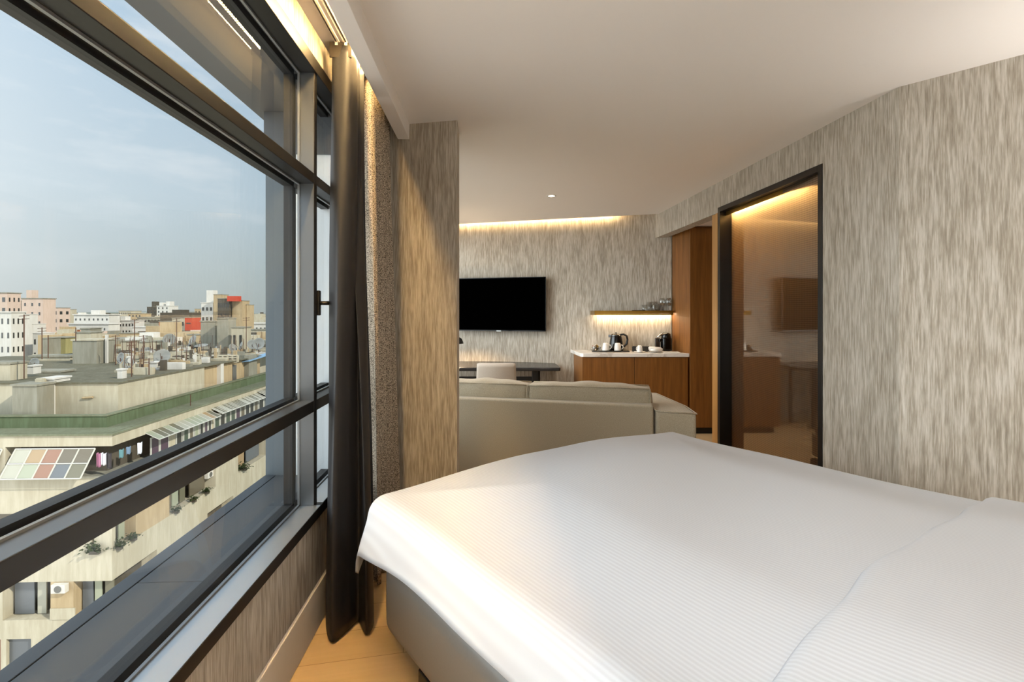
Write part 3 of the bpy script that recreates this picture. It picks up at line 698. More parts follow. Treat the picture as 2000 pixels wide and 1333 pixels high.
o = MB().box(-.09, -.055, 0, .09, .055, .010).build('folded_card', WHITE, bevel=.003); o.location = (1.80, 5.80, CH+.001); o.rotation_euler = (0, 0, -.08)
tag(o, 'flat white folded card at the right end of the counter', 'card')
cm = empty('coffee_machine', (1.765, 5.93, CH+.001), math.radians(8), 'small black capsule coffee machine at the right end of the counter', 'coffee machine')
MB().box(-.035, -.05, 0, .075, .05, .175).build('body', BLACKG, cm, bevel=.03, seg=5)
MB().lathe([(.052, 0), (.055, .01), (.05, .05), (.03, .065), (.001, .067)], cx=.02, cz=.155, n=24).build('head', BLACKG, cm, smooth=True)
MB().tube([(-.02, 0, .205), (-.055, 0, .19), (-.085, 0, .165)], [.014, .013, .010], 10).build('lever', CHROME, cm, smooth=True)
MB().box(-.105, -.045, 0, -.03, .045, .022).build('drip_tray', CHROME, cm, bevel=.003)
MB().box(-.07, -.02, .115, -.02, .02, .15).build('spout', BLACKG, cm, bevel=.006)
MB().box(-.10, .02, .03, -.04, .048, .16).build('water_tank', simple('smoky_tank', srgb(60, 52, 46), .1), cm, bevel=.01)
# ---- glasses on the shelf
SHZ = 1.3765
o = MB().prism([(-.075, .05), (-.07, -.05), (.075, -.05), (.07, .05)], 0, .006).build('coaster_tray', BLACK); o.location = (1.49, 6.04, SHZ+.001); o.rotation_euler = (0, 0, -.2)
tag(o, 'small flat black mat on the brass shelf left of the glasses', 'mat')
TUM = None
gl_labels = ['low tumbler at the left end of the glasses on the shelf', 'tall tumbler second from the left on the brass shelf',
             'tall tumbler third from the left on the brass shelf', 'low tumbler beside the wine glasses on the brass shelf']
for i, (x, h) in enumerate(((1.555, .07), (1.625, .10), (1.668, .105), (1.708, .075))):
    o = MB().lathe([(.026, 0), (.028, .004), (.033, h), (.031, h), (.0255, .008), (.001, .007)], n=20, cap=False).build('tumbler', GLASSW, smooth=True)
    o.location = (x, 6.005+(i % 2)*.02-.02*i/2+.01, SHZ+.001); tag(o, 'clear '+gl_labels[i], 'glass', 'tumblers on the brass shelf')
for i, (x, h, lb) in enumerate(((1.752, .145, 'clear stemmed wine glass on the shelf, left of the pair'), (1.826, .145, 'clear stemmed wine glass on the shelf next to the wardrobe'))):
    o = empty('wine_glass', (x, 5.972, SHZ+.001), 0, lb, 'glass', 'wine glasses on the brass shelf')
    MB().lathe([(.03, 0), (.03, .002), (.004, .006), (.0035, .05)], n=20, cap=False).build('stem', GLASSW, o, smooth=True)
    MB().lathe([(.0035, .05), (.022, .062), (.034, .09), (.034, .11), (.027, h), (.0255, h), (.032, .11), (.032, .09), (.02, .064)], n=22, cap=False).build('bowl', GLASSW, o, smooth=True)

# ================================================================== TELEVISION
ta = math.atan(-.2853)
td = Vector((math.cos(ta), math.sin(ta), 0))
tr0 = Vector((.418, fw(.418)-.075, 0)); tcn = tr0-td*.605
tv = empty('television', (tcn.x, tcn.y, 1.46), ta, 'large black flat-screen television mounted on the far wall', 'television')
MB().box(-.605, -.012, -.335, .605, .02, .335).build('screen', simple('tv_screen', srgb(1, 1, 1), .7, 0, .0), tv, bevel=.004)
b = MB(); b.box(-.607, -.016, -.340, .607, -.0125, -.328); b.box(-.607, -.016, .330, .607, -.0125, .338); b.box(-.609, -.016, -.34, -.602, -.0125, .338); b.box(.602, -.016, -.34, .609, -.0125, .338)
b.build('bezel', BLACKG, tv)
MB().box(-.030, -.018, -.345, .030, -.008, -.333).build('badge_bar', CHROME, tv)
MB().box(-.2, .02, -.2, .2, .072, .2).build('wall_mount', BLACK, tv)

# ================================================================== DESK, CHAIR, LAMP
DK = empty('desk', (0, 0, 0), 0, 'long black-stained wooden desk against the television wall', 'desk')
MB().prism([(-1.15, 5.80), (.535, 5.80), (.552, 5.82), (.545, 6.10), (.53, 6.34), (-.2, 6.55), (-1.15, 6.60)], .69, .73).build('top', DESKW, DK, bevel=.008)
for x in (-.95, .265):
    for (y, w_) in ((5.90, .034), (6.28, .014)):
        MB().obox((x+(.02 if y > 6 else 0)+(.045 if y > 6 else 0), y, .345), (w_, 0, 0), (0, .02, 0), (.0, 0, .345)).build('leg', BLACK, DK, bevel=.004)
MB().box(-.93, 5.92, .555, .24, 5.95, .612).build('rail', BLACK, DK, bevel=.002)
ch = empty('desk_chair', (-.165, 5.42, 0), 0, 'greige upholstered desk chair with its flat back towards the room', 'chair')
b = MB(); ny = 8
def chb(i, j):
    z = .40+j*.425; wv = .215-.018*j
    x = (i*2-1)*wv; return (x, .02+.045*(1-abs(i*2-1)**2)*-1-.05*j, z-.006*(abs(i*2-1)**8)*j)
b.grid(chb, 16, 10); b.build('backrest', CHAIRF, ch, smooth=True, solid=.035)
MB().box(-.22, 0, .42, .22, .44, .49).build('seat', CHAIRF, ch, bevel=.03, seg=4)
for x in (-.19, .19):
    for y in (.03, .40): MB().tube([(x, y, 0), (x*.9, y*.95+.01, .43)], [.010, .016], 10).build('leg', BLACK, ch, smooth=True)
dl = empty('desk_lamp', (-.755, 6.20, .715), 0, 'black desk lamp glowing behind the pillar edge on the desk', 'lamp')
MB().lathe([(.075, .0155), (.075, .025), (.02, .016), (.008, .03)], n=26).build('base', BLACK, dl, smooth=True)
MB().tube([(0, 0, .02), (-.01, 0, .22), (.02, .0, .31), (.08, -.02, .325)], .006, 8).build('stem', BLACK, dl, smooth=True)
MB().lathe([(.02, .075), (.045, .06), (.062, .02), (.066, 0), (.063, 0), (.055, .03), (.03, .06)], cx=.105, cy=-.03, cz=.265, n=26, cap=False).build('lamp_shade', BLACK, dl, smooth=True)
MB().lathe([(.001, 0), (.025, .006), (.03, .022), (.02, .04), (.001, .045)], cx=.105, cy=-.03, cz=.275, n=16).build('bulb', emit('lamp_bulb', (1, .68, .36), 900), dl, smooth=True)
tab = MB().box(-.04, -.03, 0, .04, .03, .012).build('note_block', WHITE); tab.location = (-.70, 6.0, .731); tag(tab, 'small white note block on the desk under the lamp', 'note block')
# ================================================================== OUTSIDE : CITY
GZ = -27.0
g = MB(); g.quad((-6000, 20, GZ), (2500, 20, GZ), (2500, 9000, GZ), (-6000, 9000, GZ))
m_, nt = new_mat('city_ground'); n = noise(nt, wcoords(nt, (.01, .01, .01)), 1.0, 5, .6)
principled(nt, ramp(nt, n, [(.4, srgb(132, 134, 118)), (.6, srgb(178, 174, 160))]), .9)
struct(g.build('ground', m_))
# low hills closing the horizon
hb = MB(); rnd = random.Random(3)
prev = None
xs = [-6200+i*260 for i in range(34)]
top_ = [(x, 5200, 4+10*math.sin(i*.7)+14*math.sin(i*.23+1)) for i, x in enumerate(xs)]
for i in range(len(xs)-1):
    a, b = top_[i], top_[i+1]
    hb.add([(a[0], 4300, GZ), (b[0], 4300, GZ), (b[0], 5200, b[2]), (a[0], 5200, a[2]), (a[0], 6000, GZ), (b[0], 6000, GZ)], [(0,1,2,3), (3,2,5,4)])
struct(hb.build('hills', plaster('hazy_hills', srgb(142, 150, 142), .3, .002)))
def PXw(u, z): return (u-1000)*z/1000
def PH(y, z): return CAMH-(y-610)*z/1000
_wm = {}; RECT = []
def free(x0, y0, x1, y1): return not any(x0 < r[2] and x1 > r[0] and y0 < r[3] and y1 > r[1] for r in RECT)
def win_mesh(w_, h_, mat=None):
    key = (round(w_, 2), round(h_, 2), (mat or OPEN).name)
    if key not in _wm:
        mb = MB(); mb.box(-w_/2, -.06, -h_/2, w_/2, .05, h_/2); o = mb.build('window', mat or OPEN); _wm[key] = o.data
        bpy.data.objects.remove(o)
    return _wm[key]
def bldg(label, u0, u1, yt, z, depth, mat, front=None, side=None, roofbox=None, cat='building', ybase=None, name='city_building', wmat=None, group=None, parapet=True):
    depth = min(depth, max(1.2, .028*z)); x0, x1, h = PXw(u0, z), PXw(u1, z), PH(yt, z); RECT.append((x0-.6, z-.6, x1+.6, z+depth+.6))
    o = empty(name, (x0, z, GZ), 0, label, cat, group)
    base = GZ if ybase is None else PH(ybase, z)
    b = MB(); b.box(0, 0, base-GZ, x1-x0, depth, h-GZ); b.build('wall', PL[mat], o)
    if parapet:
        t = (x1-x0)*.02+.05
        b = MB(); b.box(-t, -t, h-GZ+.01, x1-x0+t, depth+t, h-GZ+(x1-x0)*.02+.1); b.build('roof_edge', PL['white' if mat == 'white' else 'grey'], o)
    if front:
        nc, nr, fw_, fh_ = front; W = x1-x0
        H = front_h(z) if False else min(h-base, nr*3.1+1.0)
        for r in range(nr):
            for c in range(nc):
                q = bpy.data.objects.new('window', win_mesh(W/nc*fw_, 3.0*fh_, wmat)); C.collection.objects.link(q); q.parent = o
                q.location = (W*(c+.5)/nc, 0, h-GZ-1.9-r*3.1)
    if side:
        nc, nr, fw_, fh_ = side
        for r in range(nr):
            for c in range(nc):
                q = bpy.data.objects.new('window', win_mesh(depth/nc*fw_, 3.0*fh_, wmat)); C.collection.objects.link(q); q.parent = o
                q.rotation_euler = (0, 0, PI/2); q.location = (x1-x0, depth*(c+.5)/nc, h-GZ-1.9-r*3.1)
    if roofbox:
        for (f0, f1, hh) in roofbox:
            b = MB(); b.box((x1-x0)*f0, depth*.2, h-GZ+.05, (x1-x0)*f1, depth*.7, h-GZ+hh); b.build('roof_hut', PL[mat], o)
    return o
bldg('pale pink tower at the left frame edge, cut by the frame', -40, 14, 573, 150, 18, 'pink', (4, 6, .4, .45), (3, 6, .3, .4))
bldg('left side of the cream tower, its shade put into a dark brown block', 16, 44, 588, 185, 14, 'dark', None)  # shade on the tower side put into a darker wall colour
bldg('tall cream tower with few windows, left part of the skyline', 42, 84, 584, 172, 14, 'pink', (3, 5, .22, .35), None, [(.1, .35, 3)])
bldg('pink balcony tower with stacked loggias right of the cream tower', 90, 113, 602, 200, 16, 'pink', (2, 8, .55, .45), (2, 8, .4, .4))
bldg('narrow pale tower at the right end of the left skyline cluster', 114, 126, 605, 232, 12, 'cream', (2, 7, .4, .4))
bldg('large white apartment block low at the left frame edge', -60, 22, 611, 112, 16, 'white', (7, 6, .22, .4), (3, 6, .3, .4))
bldg('stepped white block behind the left rooftops, topmost step', 20, 48, 615, 120, 15, 'white', (2, 4, .3, .4), None)
bldg('stepped white block behind the left rooftops, middle step', 48, 64, 634, 122, 12, 'white', (2, 3, .3, .4), None)
bldg('stepped white block behind the left rooftops, lowest step', 64, 82, 652, 118, 10, 'white', (2, 2, .3, .4), None)
bldg('long bright white block on the skyline right of the left towers', 144, 213, 616, 225, 22, 'white', (8, 4, .3, .3), None, [(.42, .68, 2.2), (.05, .12, 1.2)])
bldg('white block in front of the long skyline block with two round windows', 134, 212, 634, 200, 15, 'white', (5, 3, .16, .3), None)
bldg('mauve shaded gable left of the bright white skyline block', 128, 143, 622, 240, 15, 'pink', None)
bldg('white block with dark window rows left of the thin aerial', 214, 262, 627, 232, 20, 'white', (8, 4, .5, .4), None, [(.35, .55, 2)])
bldg('beige block far off behind the white window-row block', 232, 256, 608, 430, 30, 'cream', (6, 4, .4, .5), None)
bldg('beige low block far off right of the beige one', 250, 276, 613, 400, 30, 'sand', (4, 2, .4, .4), None)
bldg('grey-green dome-like block on the distant skyline', 287, 305, 600, 460, 30, 'dark', (3, 4, .4, .4), None, [(.3, .6, 5)])
bldg('pale twin tower on the distant skyline, right of the green block', 306, 330, 598, 440, 26, 'white', (3, 5, .3, .5), None, [(.05, .3, 3), (.6, .9, 4)])
bldg('grey office block below the distant twin tower', 268, 326, 621, 320, 30, 'grey', (9, 4, .5, .45), None)
bldg('white flat-roofed block in the middle distance with two windows', 258, 312, 640, 190, 16, 'white', (5, 2, .14, .3), None)
bldg('white block with an orange tiled storey in the middle distance', 310, 336, 637, 180, 12, 'white', (2, 2, .2, .3), None)
bldg('orange tiled upper storey on the white middle-distance block', 310, 336, 629, 179.5, 12, 'orange', None, None, None, ybase=636.5)
bldg('cream block with green windows behind the tall aerial', 336, 361, 622, 176, 14, 'cream', (3, 6, .45, .45), None)
bldg('white block beside the red painted panel', 361, 392, 626, 186, 14, 'white', (4, 5, .25, .35), None)
bldg('red painted stair panel between white blocks', 361, 375, 621, 172, 8, 'red', (1, 4, .6, .12), None, None, ybase=646)
bldg('distant beige tower fading left of the tall apartment tower', 380, 392, 604, 320, 20, 'sand', (2, 5, .3, .4), None)
bldg('white front wing of the tall apartment tower with window rows', 393, 416, 592, 160, 12, 'white', (3, 7, .5, .35), None, [(.3, .9, 4)])
bldg('brown lift shaft rising above the tall apartment tower', 417, 431, 576, 157, 8, 'sand', None, None)
bldg('tall apartment tower with a shaded balcony front and a bright orange side', 425, 448, 584, 150, 15, 'dark', (5, 8, .6, .45), None, wmat=OPEN)  # shade on the front put into darker render than the lit end wall
t_ = bldg('bright sand-coloured end wall of the tall apartment tower', 453.5, 473, 588, 151, 14, 'sand', None, None)
o = MB().box(0, 0, 0, PXw(471, 150.5)-PXw(447.5, 150.5), 1.2, 1.5).build('red_sign_band', PL['red']); o.location = (PXw(447.5, 150.5), 149.4, PH(589, 150.5)); tag(o, 'red sign band on top of the sand-coloured tower wall', 'sign')
bldg('stepped sand-coloured lower wing right of the tall tower', 470, 482, 596, 153, 12, 'sand', None, None)
bldg('long white block behind the right rooftops next to the window fin', 482, 560, 633, 178, 16, 'white', (10, 4, .4, .4), None)
bldg('cream block with arches behind the right rooftops', 484, 530, 645, 120, 12, 'cream', (4, 3, .35, .5), None)
bldg('small terracotta block among the rooftops left of centre', 232, 262, 652, 110, 10, 'sand', (3, 2, .3, .4), None)
bldg('ochre block with a brown roof behind the concrete water tank', 112, 133, 646, 140, 10, 'orange', None, None)
# nearer rooftop blocks
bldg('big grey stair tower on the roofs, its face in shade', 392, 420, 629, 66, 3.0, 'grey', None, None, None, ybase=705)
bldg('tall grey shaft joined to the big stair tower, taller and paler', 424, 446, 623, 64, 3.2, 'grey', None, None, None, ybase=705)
bldg('bright stained cream block right of the grey shaft', 452, 476, 641, 62, 2.4, 'cream', (2, 1, .35, .7), None, None, ybase=700)
bldg('olive-yellow rooftop room among the left roofs', 96, 128, 661, 62, 4, 'yellow', None, None, None, ybase=705)
bldg('narrow grey chimney block left of the olive rooftop room', 83, 94, 662, 60, 2, 'grey', None, None, None, ybase=706)
bldg('low cream parapet room below the olive rooftop room', 60, 137, 698, 48, 3, 'cream', None, None, None, ybase=716)
bldg('cream machine room on top of the concrete water tank', 147, 178, 651, 47.6, 2.0, 'cream', None, None, None, ybase=664.5)
bldg('small grey lift box behind the water tank machine room', 158, 176, 643, 58, 2, 'grey', None, None, None, ybase=664)
bldg('small cream hut with a dark doorway on the middle roofs', 236, 254, 668, 62, 3, 'cream', (2, 1, .3, .6), None, None, ybase=690)
bldg('second cream hut on the middle roofs beside a tilted dish', 270, 283, 670, 60, 3, 'cream', (1, 1, .5, .4), None, None, ybase=695)
bldg('low pale wall block on the middle roofs', 296, 326, 668, 66, 3, 'cream', None, None, None, ybase=684)
bldg('pale cylinder-topped block among the roofs behind the tall aerial', 336, 352, 690, 54, 2, 'cream', None, None, None, ybase=702)
bldg('ruined ochre block between the roofs and the grey stair tower', 366, 388, 655, 80, 5, 'sand', (3, 2, .3, .4), None, None, ybase=690)
o = MB(); x0, x1 = PXw(492, 54), PXw(524, 54)
o.add([(x0, 50, PH(710, 50)), (x1, 50, PH(706, 50)), (x1+.5, 60, PH(677, 60)), (x0, 60, PH(684, 60))], [(0,1,2,3)])
o = o.build('blue_roof_sheet', PL['blue'], solid=.08); tag(o, 'pale blue sheet roof beside the window fin', 'roof')
# concrete water tank on legs
tk = empty('water_tank', (PXw(141, 45), 45, PH(737, 45)), 0, 'large concrete water tank on legs rising over the left roofs', 'water tank')
Wt = PXw(189, 45)-PXw(141, 45); Ht = PH(666, 45)-PH(727, 45); hb_ = PH(727, 45)-PH(737, 45)
MB().box(0, 0, hb_, Wt, 2.1, hb_+Ht).build('tank', PL['grey'], tk, bevel=.05)
MB().box(-.08, -.08, hb_+Ht, Wt+.08, 2.2, hb_+Ht+.12).build('lid', PL['cream'], tk)
for (x, y) in ((0, 0), (Wt-.5, 0), (0, 1.7), (Wt-.5, 1.7)): MB().box(x, y, 0, x+.4, y+.4, hb_).build('leg', PL['cream'], tk)
MB().box(Wt+.25, .6, -.3, Wt+.42, .78, hb_+Ht+.5).build('pipe', PL['white'], tk)

# uncountable city carpet
mats = [PL['white'], PL['cream'], PL['grey'], PL['sand'], PL['pink'], PL['dark']]
ct = MB(); rnd = random.Random(11)
for k in range(3600):
    z = 215*math.exp(rnd.random()*2.75); u = rnd.uniform(-120, 640)
    w_ = rnd.uniform(7, 26); d_ = rnd.uniform(7, 22); h = rnd.uniform(-24, -9)+(rnd.random()**6)*11
    x = PXw(u, z); mi = rnd.choices(range(6), (5, 5, 3, 2, 1, 2))[0]
    if not free(x, z, x+w_, z+d_): continue
    ct.box(x, z, GZ, x+w_, z+d_, h, mi)
    if rnd.random() < .4: ct.box(x+w_*.2, z+d_*.2, h, x+w_*.5, z+d_*.5, h+rnd.uniform(1, 3), mi)
tag(ct.build('distant_city_blocks', mats), 'pale carpet of distant city blocks reaching the hazy horizon', 'city', kind='stuff')
ct = MB()
for k in range(420):
    z = rnd.uniform(88, 215); u = rnd.uniform(60, 600)
    w_ = rnd.uniform(4, 11); d_ = rnd.uniform(4, 9); yt = rnd.uniform(640, 690)
    h = min(PH(650, z), PH(yt, z))-rnd.random()*2; x = PXw(u, z); mi = rnd.choices(range(6), (5, 6, 3, 3, 1, 2))[0]
    if z+d_ > 214 or not free(x, z, x+w_, z+d_): continue
    ct.box(x, z, GZ, x+w_, z+d_, h, mi)
    for q in range(rnd.randint(0, 4)):
        ct.box(x+w_*rnd.random()*.8, z-.05, h-2.4, x+w_*rnd.random()*.8+.9, z, h-1.0, 5)
    if rnd.random() < .6: ct.box(x+w_*.2, z+d_*.2, h, x+w_*.5, z+d_*.5, h+rnd.uniform(.6, 2), mi)
tag(ct.build('middle_city_blocks', mats), 'dense cream and grey roofs of the old town in the middle distance', 'city', kind='stuff')

# ------------------------------------------------------------------ main building across the street
FR = math.radians(2.06)
mbld = empty('apartment_building', (-23.43, 30, CAMH), FR, 'weathered cream corner apartment building with green roof across the street', 'building')
def mp_(mb, name, mat, **k): return mb.build(name, mat, mbld, **k)
def foot(i): return [(-45, i), (-i, i), (-i, 52), (-45, 52)]
CR = PL['cream']
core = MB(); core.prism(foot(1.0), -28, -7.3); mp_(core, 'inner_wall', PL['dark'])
for n_, (z0, z1) in enumerate(((-7.86, -7.2), (-11.75, -9.66), (-15.75, -14.05), (-19.05, -17.95), (-28, -21.1))):
    mp_(MB().prism(foot(0), z0, z1), 'wall_band', CR)
mp_(MB().prism([(-45, -.10), (.10, -.10), (.10, 52), (-45, 52)], -7.22, -7.12), 'cornice', PL['greenl'])
mp_(MB().prism([(-45, -.08), (.08, -.08), (.08, 52), (-45, 52)], -9.72, -9.60), 'ledge', PL['grey'])
# roof terrace + green parapet wall
mp_(MB().prism([(-45, .15), (-.15, .15), (-.15, 52), (-45, 52)], -7.2, -7.10), 'terrace', PL['greenl'])
gw = MB(); gw.prism([(-45, 1.55), (-1.45, 1.55), (-1.45, 52), (-1.75, 52), (-1.75, 1.85), (-45, 1.85)], -7.1, -6.40)
mp_(gw, 'green_wall', PL['green'])
mp_(MB().prism([(-45, 1.48), (-1.38, 1.48), (-1.38, 52), (-1.8, 52), (-1.8, 1.9), (-45, 1.9)], -6.40, -6.33), 'green_coping', PL['greenl'])
# piers between openings, front (y=0) and side (x=0)
pr = [(-45, -8.2), (-5.5, -4.95), (-3.05, -1.95), (-.25, 0)]
def fpier(x0, x1, z0, z1, mat=CR, nm='pier'): mp_(MB().box(x0, .0, z0, x1, 1.02, z1), nm, mat)
def spier(y0, y1, z0, z1, mat=CR, nm='pier'): mp_(MB().box(-1.02, y0, z0, 0, y1, z1), nm, mat)
# top strip
fpier(-45, -7.9, -9.66, -7.86); fpier(-6.35, -6.05, -9.66, -7.86)
spier(18.2, 18.6, -9.66, -7.86); spier(10.5, 10.9, -9.66, -7.86); spier(5.3, 5.95, -9.66, -7.86); spier(31, 52, -9.66, -7.86)
# second strip
fpier(-45, -8.2, -14.05, -11.75); fpier(-5.35, -4.85, -14.05, -11.75); fpier(-2.9, -1.2, -14.05, -11.75)
spier(.0, .25, -14.05, -11.75); spier(2.0, 5.3, -14.05, -11.75, PL['sand']); spier(11.2, 14.8, -14.05, -11.75); spier(20.5, 26, -14.05, -11.75); spier(30, 52, -14.05, -11.75)
# third strip
fpier(-45, -7.4, -17.95, -15.75); fpier(-6.7, -6.2, -17.95, -15.75); fpier(-3.5, -2.2, -17.95, -15.75, PL['sand']); spier(4, 10, -17.95, -15.75); spier(14, 52, -17.95, -15.75)
# fourth strip
fpier(-45, -7.9, -21.1, -19.05); fpier(-6.3, -6.0, -21.1, -19.05); fpier(-4.6, 0, -21.1, -19.05); spier(0, 52, -21.1, -19.05)
def pane_mat(n, c, r=.3): return simple(n, tuple(x*.62 for x in c), r)
PN = [pane_mat('pane_cream', srgb(205, 203, 184)), pane_mat('pane_ochre', srgb(196, 166, 124)), pane_mat('pane_rust', srgb(176, 128, 102)),
      pane_mat('pane_brown', srgb(126, 116, 96)), pane_mat('pane_olive', srgb(132, 128, 104)), pane_mat('pane_blue', srgb(118, 124, 130)),
      pane_mat('pane_sage', srgb(190, 196, 170)), pane_mat('pane_purple', srgb(96, 72, 92)), pane_mat('pane_green', srgb(82, 100, 84)), pane_mat('pane_dark', srgb(58, 58, 54))]
# sloped glazed balcony on the front
def sloped(x0, x1, cols, rows=2, zt=-7.98, zb=-9.56, out=.55, shift=.42):
    gb = empty('glazed_balcony'); gb.parent = mbld
    n = len(cols)//rows
    for r in range(rows):
        for c in range(n):
            a = (x1-x0)/n
            t0, t1 = r/rows, (r+1)/rows
            def P(i, t): return (x0+a*i-shift*t, -out*t-.02, zt+(zb-zt)*t)
            q = MB(); p = [P(c+.06, t1-.03), P(c+.94, t1-.03), P(c+.94, t0+.03), P(c+.06, t0+.03)]
            q.add(p+[(x, y+.05, z) for x, y, z in p], [(0,1,2,3), (7,6,5,4), (0,4,5,1), (1,5,6,2), (2,6,7,3), (3,7,4,0)])
            q.build('pane', PN[cols[r*n+c]], gb)
    f_ = MB()
    for i in range(n+1):
        x = x0+(x1-x0)*i/n; f_.tube([(x, -.02, zt), (x-shift, -out-.02, zb)], .045, 4)
    for r in range(rows+1):
        t = r/rows; f_.tube([(x0-shift*t, -out*t-.03, zt+(zb-zt)*t), (x1-shift*t, -out*t-.03, zt+(zb-zt)*t)], .04, 4)
    f_.build('frame', WFR, gb)
sloped(-5.45, -.95, [0, 1, 2, 3, 3, 0, 6, 2, 5, 4])
sloped(-8.6, -6.2, [3, 5, 3, 4, 5, 3], out=.4)
# side windows and awnings of the top strip
def side_win(y0, y1, z0, z1, m_, nm='window'):
    q = empty(nm); q.parent = mbld
    MB().box(-.02, y0+.06, z0+.06, .02, y1-.06, z1-.06).build('pane', m_, q)
    f_ = MB(); t = .07
    f_.box(-.03, y0, z0, .05, y1, z0+t); f_.box(-.03, y0, z1-t, .05, y1, z1); f_.box(-.03, y0, z0+t, .05, y0+t, z1-t); f_.box(-.03, y1-t, z0+t, .05, y1, z1-t)
    f_.build('frame', WFR, q)
seq = [(3.35, 4.2, 7), (4.25, 5.2, 7), (6.0, 6.7, 9), (6.85, 7.5, 8), (7.55, 8.1, 3), (8.2, 8.8, 6), (8.9, 9.4, 9), (9.5, 10.0, 7), (10.05, 10.5, 9)]
y = 10.95; i = 0
while y < 17.9: seq.append((y, y+.78, (8, 9, 8, 8, 7, 3, 9, 9, 3)[i % 9])); y += .85; i += 1
y = 18.7
while y < 30.5: seq.append((y, y+1.0, (8, 9, 5, 3)[i % 4])); y += 1.08; i += 1
for (a, b, c_) in seq: side_win(a, b, -9.55, -8.2, PN[c_])
def awning(y0, y1, z, mats_, n, out=.85, drop=.42):
    q = empty('awning'); q.parent = mbld
    b = MB(); st = (y1-y0)/n; rr = random.Random(int(y0*10))
    for k in range(n):
        a0 = y0+st*k; mi = rr.randrange(len(mats_))
        b.add([(0, a0, z), (0, a0+st*.86, z), (out, a0+st*.86, z-drop), (out, a0, z-drop), (0, a0, z-.05), (0, a0+st*.86, z-.05), (out, a0+st*.86, z-drop-.05), (out, a0, z-drop-.05)],
              [(0,1,2,3), (7,6,5,4), (0,4,5,1), (1,5,6,2), (2,6,7,3), (3,7,4,0)], mi)
    b.build('slats', mats_, q)
    f_ = MB()
    for k in range(n+1): f_.tube([(-.0, y0+st*(k-.07), z-.02), (out+.02, y0+st*(k-.07), z-drop-.02)], .025, 4)
    f_.tube([(out, y0, z-drop-.03), (out, y1, z-drop-.03)], .04, 4); f_.build('frame', WFR, q)
awning(2.9, 10.4, -7.75, [PN[6], PN[1], PN[4], PN[0]], 13)
awning(10.6, 18.3, -7.62, [PL['grey'], PN[4], PN[0]], 26)
awning(18.5, 30.8, -7.5, [PL['grey'], PN[4]], 34)
# curtains / windows in the recessed strips
for (x0, x1, m_) in ((-4.7, -3.1, PN[9]), (-7.8, -5.6, PN[3])):
    mp_(MB().box(x0, .6, -13.9, x1, .7, -11.9), 'window', m_)
for (y0, y1, m_) in ((.5, 1.1, PN[4]), (1.3, 1.8, PN[6]), (5.6, 6.4, PN[3]), (6.5, 7.2, PN[6]), (7.4, 8.0, PN[4]), (8.6, 10.6, PN[3]), (15.6, 17, PN[1]), (17.4, 20, PN[5])):
    mp_(MB().box(-.62, y0, -13.95, -.55, y1, -11.9), 'window', m_)
for (x0, x1, m_) in ((-2.1, -1.5, PN[5]), (-1.4, -1.0, PN[6]), (-.8, -.3, PN[4]), (-6.0, -4.9, PN[5]), (-4.7, -4.2, PN[0])):
    mp_(MB().box(x0, .55, -17.9, x1, .62, -15.85), 'window', m_)
mp_(MB().box(-6.0, .2, -21.0, -4.65, .26, -19.15), 'window', PN[5])
mp_(MB().box(-7.8, .2, -21.0, -6.35, .26, -19.15), 'window', PN[2])
mp_(MB().box(-3.5, -.05, -17.95, -2.1, .02, -17.3), 'balcony_front', PL['cream'])
# penthouse volumes on the roof
PH_ = [(-28.5, 2.3), (-4.25, 2.3), (-4.25, 3.6), (-3.5, 3.6), (-3.5, 3.3), (-2.0, 3.3), (-2.0, 14), (-2.35, 14), (-2.35, 17.5), (-2.0, 17.5), (-2.0, 23.5), (-3.4, 23.5), (-3.4, 46), (-28.5, 46)]
ph = empty('penthouse', (-23.43, 30, CAMH), FR, 'cream set-back penthouse storey with stained walls on the green roof', 'building')
b = MB(); b.prism([(-28, 3.3), (-2.0, 3.3), (-2.0, 13.2), (-28, 13.2)], -7.1, -4.62); b.build('wall', CR, ph)
b = MB(); b.prism([(-28, 13.2), (-2.25, 13.2), (-2.25, 24), (-28, 24)], -7.1, -4.75); b.build('wall', PL['sand'], ph)
b = MB(); b.prism([(-28, 24.0), (-3.0, 24.0), (-3.0, 48), (-28, 48)], -7.1, -5.0); b.build('wall', CR, ph)
b = MB(); b.prism([(-2.26, 15.6), (-1.9, 15.6), (-1.9, 16.1), (-2.26, 16.1)], -7.1, -4.6); b.build('wall_rib', PL['white'], ph)
b = MB(); b.prism([(-2.26, 20.6), (-1.8, 20.6), (-1.8, 22.4), (-2.26, 22.4)], -7.1, -4.3); b.build('wall_rib', PL['grey'], ph)
b = MB(); b.prism([(-28, 3.2), (-1.9, 3.2), (-1.9, 24), (-28, 24)], -4.64, -4.55); b.build('roof', PL['olive'], ph)
b = MB(); b.prism([(-28, 24), (-3.0, 24), (-3.0, 60), (-28, 60)], -4.98, -4.9); b.build('roof', PL['olive'], ph)
b = MB(); b.box(-2.26, 18.3, -6.9, -2.2, 19.0, -5.0); b.build('door', OPEN2, ph)
b = MB(); b.tube([(-4.2, 3.22, -5.55), (-3.55, 3.22, -5.5)], .07, 8); b.build('wall_bracket', PL['sand'], ph)
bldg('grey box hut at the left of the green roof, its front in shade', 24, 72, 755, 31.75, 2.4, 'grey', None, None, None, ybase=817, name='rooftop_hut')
bldg('cream stair block standing right of the grey roof hut', 79, 106, 742, 33.0, 1.8, 'white', None, None, None, ybase=817, name='rooftop_hut')
bldg('cream wall block in the far left corner of the green roof', -30, 20, 712, 34, 2, 'cream', None, None, None, ybase=817, name='rooftop_hut')
bldg('low sunlit roof parapet behind the left roof hut', 60, 118, 728, 38, 2.5, 'cream', None, None, None, ybase=745, name='rooftop_hut')
